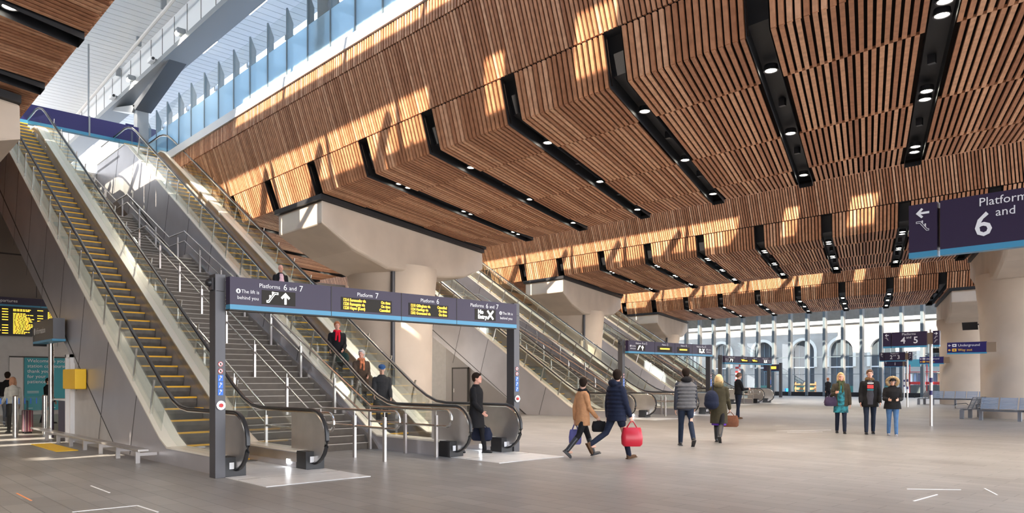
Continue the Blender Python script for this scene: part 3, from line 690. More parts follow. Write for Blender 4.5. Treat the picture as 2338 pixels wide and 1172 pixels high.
# banner over the escalator heads
rt = empty('header_banner', (-36.2, 8.4, 12.4), 'wide blank dark blue banner above the escalator tops', 'sign')
MB().box(-36.3, 5.0, 12.55, -36.1, 11.15, 13.26, M['navy2']).box(-36.3, 5.0, 12.42, -36.08, 11.15, 12.55, M['cyan']).box(-36.1, 9.05, 12.42, -36.07, 9.12, 13.3, M['canopy']).build('panel', rt)
for y in (6.6, 9.08): MB().tube([(-36.2, y, 13.2), (-36.2, y, 16.5)], .035, M['canopy'], 6).build('hanger', rt)
rt = empty('direction_sign', (-38, 11.9, 13.3), 'small dark blue sign with white and yellow lines by the forked column', 'sign')
MB().box(-38.1, 11.15, 13.35, -38, 12.6, 13.95, M['navy2']).box(-38.1, 11.15, 13.28, -37.99, 12.6, 13.35, M['cyan']).build('panel', rt)
mb = MB()
text(mb, 'All platforms', (-38, 11.45, 13.78), (0, 1, 0), (0, 0, 1), .14, M['white']); text(mb, 'Underground', (-38, 11.45, 13.6), (0, 1, 0), (0, 0, 1), .14, M['white']); text(mb, 'Way out', (-38, 11.45, 13.42), (0, 1, 0), (0, 0, 1), .14, M['gold'])
for q, m_ in enumerate(('white', 'white', 'gold')): icon_arrow(mb, (-38, 11.28, 13.83 - q * .18), (0, 1, 0), (0, 0, 1), .12, M[m_], math.pi / 2)
mb.build('lettering', rt)
MB().tube([(-38.05, 12, 13.9), (-38.05, 12, 16.4)], .03, M['canopy'], 6).build('hanger', rt)
# glazed screens with fins along the deck edges
def screens(Y, x0, n, label, zb=11.64, fins=True, pitch=1.4):
    ht = 2.2 if fins else 1.55
    rt = empty('glazed_screen', (x0, Y, zb), label, 'glass screen')
    mb = MB()
    for i in range(n):
        x = x0 + i * pitch
        MB().box(x + .04, Y - .015, zb + .1, x + pitch - .04, Y + .015, zb + 1.28, M['frost']).build('frosted_panel', rt)
        MB().box(x + .04, Y - .01, zb + 1.3, x + pitch - .04, Y + .01, zb + ht, M['pane'] if fins else M['frost']).build('clear_panel', rt)
        if fins: MB().prismX([(Y - .03, zb), (Y + .2, zb), (Y + .2, zb + 1.9), (Y + .0, zb + 2.35), (Y - .03, zb + 2.35)], x - .035, x + .035, M['fin']).build('fin', rt)
        elif i % 2 == 0: MB().box(x - .04, Y - .04, zb, x + .04, Y + .04, zb + ht + .05, M['fin']).build('fin', rt)
    MB().box(x0, Y - .05, zb - .05, x0 + n * pitch, Y + .05, zb + .1, M['coping']).build('sill', rt)
screens(11.7, -41.0 + .05, 33, 'long glazed screen with blue grey fins above the timber fascia')
screens(4.35, -20.6, 19, 'frosted wind screen along the edge of the overhead timber deck', fins=False)
def low_screen(Y, x0, n):  # unseen parapets, added and sized to keep low sun off the pier heads
    rt = empty('low_sun_screen', (x0, Y, 11.58), 'added low frosted parapet on the unseen platform edge, by the well at depth %d' % round(Y), 'glass screen', 'added low frosted parapets')
    for i in range(n): MB().box(x0 + i * 1.4 + .03, Y - .015, 11.58, x0 + i * 1.4 + 1.37, Y + .015, 12.9, M['frost']).build('frosted_panel', rt)
low_screen(4.35, -41.4, 14); low_screen(24.6, -48.6, 14); low_screen(44.9, -55.6, 14)
screens(24.6, -27.6, 22, 'frosted wind screen on the hidden far edge of the largest deck', fins=False)
screens(44.9, -36, 23, 'frosted wind screen on the far edge of the second deck', fins=False)
# upper concourse slab behind the escalator heads
for k in range(0, 3):
    o = 20.3 * k
    struct(MB().box(-75, 3.9 + o, 11.0, -38.3 - 7.27 * k, 11.5 + o, 11.38, M['concw']).build('floor_upper'))

# ------------------------------------------------------------------ concourse end wall, boards and counter on the left
mb = MB(); XW = -41.0
mb.box(XW - .3, -20, 5.5, XW, 13.5, 9.6, M['brown']).box(XW - .3, -20, 0, XW, 13.5, 5.5, M['pale'])
for i in range(12): mb.box(XW, -18 + i * 2.6, 5.6, XW + .01, -17.97 + i * 2.6, 9.6, M['seam'])
mb.box(XW, -20, 7.55, XW + .02, 13.5, 7.62, M['seam']).box(XW, -20, 5.4, XW + .03, 13.5, 5.5, M['seam'])
for y0_, y1_ in ((13.5, 26), (26, 33.5), (33.5, 46), (46, 54), (54, 66), (66, 79)):
    xa_ = -42.5 - .38 * (y0_ - 13.5); mb.box(xa_ - .3, y0_, 0, xa_, y1_, 7.9, M['pale'])
struct(mb.build('wall_left'))
struct(MB().box(XW - .3, -20, 9.6, XW - .1, 3.6, 11.3, M['brown']).build('wall_left_upper'))
struct(MB().box(-76, -20.3, 0, 12, -20, 11, M['brown']).build('wall_back'))
rt = empty('departures_board', (-40.6, 5.2, 3.7), 'wide amber lettered departures board on the left end wall', 'departures board')
MB().box(-40.9, 1.0, 3.72, -40.55, 9.6, 5.08, M['black']).build('display_case', rt)
mb = MB().box(-40.92, 1.0, 5.16, -40.5, 9.6, 5.5, M['navy']).box(-40.92, 1.0, 5.08, -40.49, 9.6, 5.16, M['cyan']).build('header', rt)
mb = MB(); text(mb, 'Departures', (-40.49, 7.15, 5.27), (0, 1, 0), (0, 0, 1), .2, M['white'], align='RIGHT'); mb.build('lettering', rt)
mb = MB(); rnd = random.Random(3)
for c in range(6):
    y = 1.3 + c * 1.42
    for r in range(19):
        z = 4.93 - r * .062
        if rnd.random() < .12: continue
        ln = rnd.uniform(.35, .85); yy = y
        while yy < y + ln:
            wd = rnd.uniform(.05, .16); mb.box(-40.55, yy, z, -40.545, yy + wd, z + .034, M['amber']); yy += wd + .03
        if r % 2 == 0: mb.box(-40.55, y + .98, z, -40.545, y + 1.22, z + .034, M['amber'])
mb.build('amber_text', rt)
rt = empty('wall_poster', (-40.9, 8.6, .2), 'teal poster thanking passengers, fixed low on the left end wall', 'poster')
MB().box(-40.98, 7.5, .2, -40.94, 9.9, 2.72, M['teal']).build('sheet', rt)
mb = MB()
for i, s_ in enumerate(('Welcome to your', 'station concourse,', 'thank you', 'for your', 'patience.')):
    text(mb, s_, (-40.93, 7.62, 2.5 - .25 * i), (0, 1, 0), (0, 0, 1), .23, M['white'])
for i in range(2): mb.box(-40.94, 7.62, 1.1 - .07 * i, -40.93, 8.1, 1.12 - .07 * i, M['white'])
mb.box(-40.94, 7.62, .3, -40.93, 7.85, .32, M['white']).box(-40.94, 8.5, .3, -40.93, 8.8, .32, M['white']); mb.build('lettering', rt)
struct(MB().box(-41, 6.9, 2.72, -40.9, 13, 2.78, M['seam']).box(-41, 6.9, 0, -40.93, 7.45, 2.72, M['concw']).build('trim_1'))
rt = empty('information_kiosk', (-23.6, 5.0, 0), 'small information counter with navy sign box beside the steel escalator side', 'kiosk')
MB().box(-24.5, 4.72, 2.72, -22.2, 5.0, 3.27, M['post']).box(-24.5, 4.70, 2.66, -22.2, 5.02, 2.72, M['cyan']).box(-24.55, 4.71, 2.6, -24.5, 5.05, 3.3, M['black']).build('sign_box', rt)
mb = MB(); text(mb, 'Information', (-24.15, 4.71, 2.92), (1, 0, 0), (0, 0, 1), .24, M['white'], xs=1.0)
poly(mb, [(.1 * math.cos(a), .1 * math.sin(a)) for a in [i * math.pi / 8 for i in range(16)]], (-24.32, 4.71, 3.0), (1, 0, 0), (0, 0, 1), M['white']); text(mb, 'i', (-24.34, 4.705, 2.93), (1, 0, 0), (0, 0, 1), .18, M['navy']); mb.build('lettering', rt)
MB().tube([(-23.75, 5.0, 0), (-23.75, 5.0, 2.7)], .07, M['tube'], 12).build('support_post', rt, smooth=True)
MB().box(-24.3, 5.3, 0, -22.6, 5.9, 1.05, M['navy']).box(-24.35, 5.2, 1.05, -22.55, 5.95, 1.1, M['white']).build('counter', rt)
mb = MB().box(-24.2, 5.85, 1.1, -22.6, 5.9, 2.6, M['concw'])
for q in range(6): mb.box(-24.2, 5.55, 1.25 + q * .22, -22.6, 5.85, 1.27 + q * .22, M['wood'])
mb.build('leaflet_shelf', rt)
for q in range(9):
    for z in range(3): pass
o = MB().box(-22.2, 5.0, 0, -22.1, 5.3, 2.3, M['white']).box(-21.75, 5.0, 0, -21.65, 5.3, 2.3, M['white']).box(-22.2, 5.0, 2.22, -21.65, 5.3, 2.3, M['white']).box(-22.1, 5.1, .03, -21.75, 5.15, 2.2, M['concw']).build('door_1'); struct(o)
o = MB().prismY([(-17.95, 0), (-21.6, 2.22), (-21.64, 2.3), (-21.64, 0)], 5.1, 5.2, M['pale']).build('wall_infill'); struct(o)
struct(MB().prismY([(-25.3, .0), (-31.3, 3.6), (-31.3, 0)], 25.42, 25.5, M['cladgrey']).build('wall_infill'))
rt = empty('help_point', (-20.9, 4.95, 1.4), 'bright yellow help point box mounted beside the white door frame', 'help point')
MB().box(-21.55, 4.8, 1.4, -20.35, 5.06, 1.9, M['ywbox']).build('casing', rt, bevel=.02)
MB().box(-21.45, 4.84, 1.45, -21.25, 4.85, 1.85, M['white']).box(-21.4, 4.835, 1.55, -21.33, 4.84, 1.62, M['black']).box(-21.4, 4.835, 1.68, -21.3, 4.84, 1.78, M['black']).build('speaker_panel', rt)
rt = empty('perch_rail', (-19.3, 4.75, 0), 'low steel perch rail on brackets along the escalator side', 'rail')
MB().box(-24.4, 4.62, .24, -15.0, 4.82, .29, M['steel']).build('bar', rt, bevel=.01)
for i in range(7):
    x = -22.8 + i * 1.25; MB().box(x - .03, 4.66, 0, x + .03, 4.74, .24, M['steel']).box(x - .03, 4.74, .14, x + .03, 5.06, .2, M['steel']).build('bracket', rt)
tag(MB().box(-21.6, 4.1, .0, -19.0, 4.55, .012, M['ywbox']).build('tactile_strip'), 'yellow tactile floor strip before the perch rail', 'floor strip')
for i, (x, y) in enumerate(((-24.9, 4.34), (-25.5, 5.2))):
    tag(MB().tube([(x, y, 0), (x, y, 1.16)], .075, M['tube'], 14).ball((x, y, 1.16), (.075, .075, .03), M['tube'], 14, 6).build('bollard', smooth=True), ('steel bollard closest to the left picture edge, beside a pink suitcase', 'steel bollard beside the information counter post')[i].replace('pink', 'tartan'), 'bollard', 'steel bollards')
rt = empty('glass_barrier', (-25.4, 3.8, 0), 'low clear glass barrier with blue dashes before the end wall poster', 'barrier')
MB().box(-25.42, 2.6, .1, -25.4, 5.1, 1.15, M['glass']).build('pane', rt)
mb = MB()
for i in range(16): mb.box(-25.4, 2.7 + i * .15, .93, -25.39, 2.73 + i * .15, 1.1, M['blue'])
mb.build('manifestation', rt)

# ------------------------------------------------------------------ glass end wall
GY = 79.0
rt = empty('window_1', (-25, GY, 0), kind='structure')
n = 36
for i in range(n):
    x = -23.7 + .93 - 1.86 * (i - 13)
    MB().box(x - .12, GY - .5, .05, x + .12, GY + .1, 9.9, M['fin']).box(x + .12, GY - .45, .05, x + .15, GY + .05, 9.9, mat('mullion_edge', (.30, .29, .27), .5)).build('mullion', rt)
    MB().box(x + .2, GY, .45, x + 1.69, GY + .02, 9.9, M['pane']).build('pane', rt)
MB().box(-70, GY - .35, 0, 8, GY + .15, .45, M['blackmetal']).build('sill', rt)
MB().box(-70, GY - .03, 4.1, 8, GY + .05, 4.18, M['fin']).box(-70, GY - .03, 2.3, 8, GY + .03, 2.34, M['fin']).build('transom', rt)
struct(MB().box(-75, GY + 1.2, 8.1, 12, GY + 1.8, 12.5, mat('brownish_concrete', (.34, .30, .26), .8, var=.1)).build('trim_lintel'))  # lintel in brownish concrete
# small gantry by the last escalator
rt = empty('amber_display', (-38.5, 76, 0), 'small amber display on a thin post near the glass wall', 'display')
MB().box(-34.8, 70.4, 0, -34.55, 70.6, 3.4, M['post']).build('post', rt)
MB().box(-36.4, 70.42, 2.6, -34.8, 70.58, 3.25, M['navy']).box(-36.4, 70.41, 2.55, -34.8, 70.59, 2.6, M['cyan']).build('casing', rt)
MB().box(-35.95, 70.40, 2.8, -35.1, 70.42, 3.05, M['amber']).build('amber_text', rt)

# ------------------------------------------------------------------ street outside
FY = 95
def arch(cx, r, zs, n=12, inner=False): return [(cx + r * math.cos(math.pi * i / n), zs + r * math.sin(math.pi * i / n)) for i in range(n + 1)]
rt = empty('stone_building', (-45, FY, 0), 'long pale stone building with round arched windows across the street', 'building')
C_ = [-61.2, -55.4, -49.2, -43.7, -38.9, -34.0, -28.5, -23.0]
prev = -95
for i, c in enumerate(C_):
    r = 1.45; nxt = (c + C_[i + 1]) / 2 if i + 1 < len(C_) else 20
    a = arch(c, r, 5.4)
    mb = MB(); mb.prismY([(prev, 0), (c - r, 0)] + a[::-1] + [(c + r, 0), (nxt, 0), (nxt, 8.8), (prev, 8.8)], FY, FY + 1, M['stone']); mb.build('wall_bay', rt)
    o1 = arch(c, r + .35, 5.4); 
    mb = MB(); mb.prismY([(c - r - .35, 3.4), (c - r, 3.4)] + a[::-1] + [(c + r, 3.4), (c + r + .35, 3.4)] + o1, FY - .12, FY, mat('dull_stone', (.56, .52, .45), .8)); mb.build('arch_surround', rt)
    mb = MB(); mb.box(c - r, FY + .5, 0, c + r, FY + .55, 6.9, mat('dark_window', (.05, .06, .07), .15)); 
    for q in range(3): mb.box(c - r + .7 * (q + 1) - .04 + .05, FY + .42, 0, c - r + .7 * (q + 1) + .09, FY + .5, 6.6, M['fin'])
    mb.box(c - r, FY + .4, 3.3, c + r, FY + .5, 3.45, M['concw']); mb.box(c - r, FY + .4, 0, c + r, FY + .5, 1.0, mat('green_shopfront', (.02, .12, .10), .4)); mb.build('arched_window', rt)
    prev = nxt
MB().box(-95, FY - .4, 8.8, 20, FY + 1, 9.3, M['concw']).box(-95, FY, 9.3, 20, FY + 1, 22, M['stone']).build('upper_wall', rt)
for i in range(26):
    x = -88 + i * 3.4
    MB().box(x, FY - .05, 10.6, x + 1.3, FY, 13, M['pane']).box(x, FY - .02, 10.6, x + 1.3, FY - .01, 13, MATS['dark_window']).build('window', rt)
rt = empty('lamp_post', (-40.2, 84.5, 0), 'tall pale blue lamp post standing outside the glass wall', 'lamp post')
MB().tube([(-40.2, 84.5, 0), (-40.2, 84.5, 8)], .11, mat('pale_blue_paint', (.4, .6, .75), .4), 10).build('pole', rt, smooth=True); MB().box(-40.7, 84.35, 8, -40.1, 84.65, 8.15, M['white']).build('lamp_head', rt)
rt = empty('timber_hoarding', (-38.4, 84, 0), 'bare timber crate hoarding on the pavement outside the glass wall', 'crate')
for q in range(3): MB().box(-39.6, 83.9, .15 + q * .45, -37.2, 84.0, .42 + q * .45, M['wood']).build('board', rt)
for x in (-39.6, -38.5, -37.3): MB().box(x, 84, 0, x + .12, 84.1, 1.5, M['wood']).build('upright', rt)
tag(MB().ring([(-40.3, 83.5, 0, .22, .22), (-40.3, 83.5, .75, .26, .26)], mat('bright_blue_bin', (.02, .35, .8), .4), 14).build('litter_bin'), 'bright blue litter bin on the pavement by the lamp post', 'bin')
rt = empty('site_barrier', (-24, 84, 0), 'red and dark site barrier across the pavement, seen beyond the signposts', 'barrier')
MB().box(-27.5, 84, .1, -19.5, 84.05, 1.2, mat('dark_mesh', (.08, .09, .09), .6)).build('mesh_panel', rt)
for z in (1.25, 2.5): MB().box(-27.5, 83.95, z, -19.5, 84.05, z + (.28 if z < 2 else .07), M['red']).build('red_rail', rt)
for i in range(6): MB().box(-27.5 + i * 1.6, 83.95, 0, -27.43 + i * 1.6, 84.05, 3.3, M['red']).build('upright', rt)
rt = empty('clothes_shop', (-24, 92, 0), 'glowing shop front with clothes rails across the street', 'shop')
MB().box(-31, 90.5, 3.2, -17, 91.5, 4.0, mat('shop_sign_green', (.05, .2, .22), .4)).box(-31, 91.4, 0, -17, 91.5, 3.2, M['concw']).build('frontage', rt)
mb = MB(); rnd = random.Random(5)
for i in range(34): mb.box(-30.6 + i * .4, 91.2, 1.0, -30.35 + i * .4, 91.35, 2.2 + rnd.random() * .3, mat('cloth_%d' % (i % 4), [(.1, .1, .15), (.6, .3, .15), (.7, .7, .68), (.2, .25, .35)][i % 4], .8))
mb.build('hanging_clothes', rt)
rt = empty('traffic_sign', (-46, 83.5, 0), 'red and white chequered roadside marker outside, beyond the third gantry', 'sign')
MB().box(-46.8, 83.5, 1.1, -45.9, 83.55, 3.6, M['white']).build('panel', rt)
mb = MB()
for q in range(10): mb.box(-46.8 + (q % 2) * .45, 83.48, 1.1 + q * .25, -46.35 + (q % 2) * .45, 83.5, 1.35 + q * .25, M['red'])
mb.box(-46.4, 83.5, 0, -46.3, 83.56, 1.1, M['post']); mb.build('red_checks', rt)

# ------------------------------------------------------------------ platform signs on poles
def sign(Xp, Y, dz, a, b, label):
    rt = empty('platform_sign', (Xp, Y, 0), label, 'sign')
    MB().tube([(Xp, Y + .1, 0), (Xp, Y + .1, 3.45 + dz)], .05, M['steel'], 14).build('pole', rt, smooth=True)
    MB().tube([(Xp, Y + .1, 1.55), (Xp, Y + .1, 1.72)], .054, M['navy2'], 14).tube([(Xp, Y + .1, 1.1), (Xp, Y + .1, 1.26)], .054, M['navy2'], 14).build('navy_band', rt, smooth=True)
    z0, z1 = 2.82 + dz, 3.39 + dz
    MB().box(Xp - 1.58, Y + .02, z0 + .1, Xp + .3, Y + .12, z1 - .06, M['wood'] if False else mat('bronze_frame', (.34, .26, .19), .4, .5)).build('back_frame', rt)
    for nm, x0, x1 in (('arrow_panel', -1.56, -1.29), ('main_panel', -1.26, -.10), ('arrow_panel', .1, .31)):
        mb = MB().box(Xp + x0, Y - .05, z0 + .06, Xp + x1, Y + .06, z1, M['navy']).box(Xp + x0, Y - .052, z0, Xp + x1, Y + .06, z0 + .06, M['cyan']); mb.build(nm, rt)
    R_, U_ = (1, 0, 0), (0, 0, 1); yf = Y - .052; mb = MB()
    icon_arrow(mb, (Xp - 1.425, yf, z1 - .10), R_, U_, .13, M['white'], math.pi / 2)
    icon_escalator(mb, (Xp - 1.425, yf, z1 - .24), R_, U_, .12, M['white'], -1)
    icon_arrow(mb, (Xp + .2, yf, z1 - .10), R_, U_, .12, M['white'], -math.pi / 2)
    icon_escalator(mb, (Xp + .2, yf, z1 - .24), R_, U_, .11, M['white']); icon_escalator(mb, (Xp + .2, yf, z1 - .37), R_, U_, .11, M['white'])
    if b:
        text(mb, 'Platforms', (Xp - .68, yf, z1 - .12), R_, U_, .12, M['white'], align='CENTER')
        text(mb, a, (Xp - .87, yf, z1 - .42), R_, U_, .34, M['white'], align='CENTER', bold=.003)
        text(mb, 'and', (Xp - .68, yf, z1 - .24), R_, U_, .12, M['white'], align='CENTER'); text(mb, b, (Xp - .45, yf, z1 - .42), R_, U_, .34, M['white'], align='CENTER', bold=.004)
    else:
        text(mb, a, (Xp - .68, yf, z1 - .4), R_, U_, .34, M['white'], align='CENTER', bold=.004)
    mb.build('lettering', rt)
sign(-1.31, 8.8, .1, '6', '7', 'large navy platform 6 and 7 sign cut by the right edge')
sign(-8.98, 29.5, 0, '4', '5', 'four and five platform sign on the steel pole beside the walking trio')
sign(-16.45, 49.8, 0, '2', '3', 'two and three platform sign, on the thinner pole behind the trio')
sign(-23.4, 70.1, 0, '1', None, 'small navy platform 1 sign farthest away')
def wayout(X1, Y, wd, label):
    rt = empty('way_out_sign', (X1, Y, 2.8), label, 'sign'); X0 = X1 - wd
    MB().box(X0, Y - .05, 2.83, X1, Y + .05, 3.28, M['navy2']).box(X0, Y - .052, 2.77, X1, Y + .05, 2.83, M['cyan']).build('panel', rt)
    MB().box(X1, Y - .04, 2.83, X1 + .35, Y + .04, 3.25, MATS['bronze_frame']).build('bracket', rt)
    mb = MB(); R_, U_ = (1, 0, 0), (0, 0, 1); yf = Y - .053
    text(mb, 'Underground', (X0 + .42, yf, 3.1), R_, U_, .15, M['white']); text(mb, 'Way out', (X0 + .42, yf, 2.9), R_, U_, .15, M['gold'])
    icon_arrow(mb, (X0 + .1, yf, 3.15), R_, U_, .12, M['white'], math.pi / 2); icon_arrow(mb, (X0 + .1, yf, 2.95), R_, U_, .12, M['gold'], math.pi / 2)
    for z, m_ in ((3.09, 'white'), (2.89, 'gold')): mb.box(X0 + .2, yf - .004, z, X0 + .36, yf, z + .12, M[m_]); mb.box(X0 + .24, yf - .008, z + .04, X0 + .32, yf - .004, z + .08, M['navy2'])
    mb.build('lettering', rt)
wayout(-9.05, 36.8, 1.47, 'blue underground and way out sign bracketed to the thick column')
wayout(-16.66, 57.5, 1.5, 'blue underground and way out sign bracketed to the distant column')
for i, (x, y, z) in enumerate(((-10.1, 38.6, 3.9), (-10.1, 38.6, 2.9), (-17.6, 59.2, 3.6))):
    tag(MB().hexa([(x - .3, y - .1, z), (x + .3, y - .1, z), (x + .3, y - .04, z), (x - .3, y - .04, z)], [(x - .3, y - .22, z + .34), (x + .3, y - .22, z + .34), (x + .3, y - .16, z + .34), (x - .3, y - .16, z + .34)], M['black']).box(x, y - .15, z + .2, x + 1.2, y - .1, z + .26, M['post']).build('monitor'), ('tilted black monitor above the underground sign on the thick column', 'tilted black monitor below the underground sign on the thick column', 'tilted black monitor on the distant column')[i], 'monitor')

# ------------------------------------------------------------------ benches
def bench(x, y, rz, n, label):
    rt = empty('metal_bench', (0, 0, 0), label, 'bench', 'slatted metal benches'); 
    MB().box(0, .2, .36, n * .66, .28, .42, M['seat']).build('beam', rt)
    for i in range(n):
        x0 = i * .66 + .03
        MB().hexa([(x0, -.02, .44), (x0 + .6, -.02, .44), (x0 + .6, .46, .41), (x0, .46, .41)], [(x0, -.02, .46), (x0 + .6, -.02, .46), (x0 + .6, .46, .43), (x0, .46, .43)], M['seat']).build('seat', rt)
        mb = MB()
        for q in range(8):
            z = .47 + q * .058; yy = .46 + q * .026; mb.hexa([(x0, yy, z), (x0 + .6, yy, z), (x0 + .6, yy + .02, z), (x0, yy + .02, z)], [(x0, yy + .02, z + .042), (x0 + .6, yy + .02, z + .042), (x0 + .6, yy + .04, z + .042), (x0, yy + .04, z + .042)], M['seat'])
        for xx in (x0, x0 + .57): mb.hexa([(xx, .45, .42), (xx + .03, .45, .42), (xx + .03, .48, .42), (xx, .48, .42)], [(xx, .65, .93), (xx + .03, .65, .93), (xx + .03, .68, .93), (xx, .68, .93)], M['seat'])
        mb.build('backrest', rt)
    for i in range(0, n + 1, 2):
        x0 = min(i * .66 + .05, n * .66 - .1)
        MB().box(x0, .18, 0, x0 + .12, .32, .38, M['seat']).build('leg', rt)
    for i in (0, n): MB().tube([(i * .66, .02, .44), (i * .66, .0, .62), (i * .66, .42, .66), (i * .66, .5, .6)], .016, M['black'], 6).build('armrest', rt)
    rt.location = (x, y, 0); rt.rotation_euler = (0, 0, rz)
bench(-9.0, 35.1, 0, 6, 'metal bench row facing us before the thick column')
bench(-10.0, 38.6, -math.pi / 2, 4, 'metal bench row seen end on, left of the thick column')
bench(-16.9, 55.5, 0, 5, 'more distant metal bench row facing us by the far column')
bench(-18.0, 58.6, -math.pi / 2, 4, 'more distant metal bench row seen end on beside the far column')

# ------------------------------------------------------------------ floor tape marks, door and shop light under the first deck
TM = [((-12.35, 2.17), (-11.46, 2.18), 'orange'), ((-12.47, 3.16), (-11.51, 3.16), 'w'), ((-10.13, 2.36), (-10.1, 3.1), 'w'), ((-10.1, 3.1), (-9.42, 3.13), 'w'), ((-3.5, 10.85), (-3.48, 11.72), 'w'), ((-3.96, 12.0), (-3.4, 12.5), 'w'), ((-3.2, 12.9), (-2.9, 12.3), 'w'), ((-11.4, 22.9), (-10.4, 24.6), 'w'), ((-10.9, 22.6), (-10.2, 23.5), 'w')]
for i, (a, b, c) in enumerate(TM):
    mb = MB(); a, b = Vector((*a, 0)), Vector((*b, 0)); d = (b - a).normalized(); nn = Vector((-d.y, d.x, 0)) * .012
    mb.hexa([a - nn, b - nn, b + nn, a + nn], [v + Vector((0, 0, .004)) for v in (a - nn, b - nn, b + nn, a + nn)], mat('orange_tape', (.8, .3, .12), .6) if c == 'orange' else M['white'])
    tag(mb.build('floor_tape'), 'short orange tape mark on the floor tiles' if c == 'orange' else 'short white tape mark stuck on the floor tiles', 'tape', 'tape marks on the floor')
o = MB().box(-30.63, 25.34, 0, -29.45, 25.4, 2.25, mat('grey_service_door', (.22, .2, .2), .5)).box(-30.55, 25.32, 1.0, -30.48, 25.34, 1.2, M['steel']).box(-30.7, 25.33, 0, -30.63, 25.4, 2.32, M['seam']).box(-29.45, 25.33, 0, -29.38, 25.4, 2.32, M['seam']).box(-30.7, 25.33, 2.25, -29.38, 25.4, 2.32, M['seam']).build('door_2'); struct(o)
rt = empty('shop_unit', (-38, 18, 0), 'bright shop unit with a blue screen deep under the first deck', 'shop')
MB().box(-42.4, 17, 0, -40.5, 25, 4.5, M['concw']).box(-40.5, 17.5, 2.9, -40.45, 24.5, 3.1, M['lamp']).build('frontage', rt)
MB().box(-38.6, 21.6, 1.4, -38.5, 22.4, 2.3, mat('blue_screen', (.05, .35, .9), .3, emit=2)).build('screen', rt)
MB().box(-38.6, 19.5, 0, -37.6, 21, 1.1, M['concw']).build('counter', rt)
# ------------------------------------------------------------------ people
SKIN = mat('skin', (.62, .36, .26), .5); SKIN2 = mat('skin_ruddy', (.66, .34, .25), .5)
def cloth(name, col, var=.12): return mat('cloth_' + name, col, .85, var=var, vscale=14, bump=.25, bscale=30, spec=.2)
def remesh(mb, name, parent, vox, smooth=5):
    o = mb.build(name, parent, smooth=True)
    m = o.modifiers.new('r', 'REMESH'); m.mode = 'VOXEL'; m.voxel_size = vox; m.use_smooth_shade = True
    m2 = o.modifiers.new('s', 'SMOOTH'); m2.factor = .5; m2.iterations = smooth
    dg = bpy.context.evaluated_depsgraph_get(); me = bpy.data.meshes.new_from_object(o.evaluated_get(dg))
    o.modifiers.clear(); old = o.data; o.data = me; bpy.data.meshes.remove(old); me.name = name
    me.materials.clear(); me.materials.append(mb.mats[0])
    for p in me.polygons: p.use_smooth = True; p.material_index = 0
    return o
def limb(mb, pts, rads, m, n=10):
    mb.tube(pts, .05, m, n, rr=rads)
    for p, r in zip(pts, rads):
        rr = r if not isinstance(r, tuple) else min(r); mb.ball(p, rr * .99, m, 10, 6)
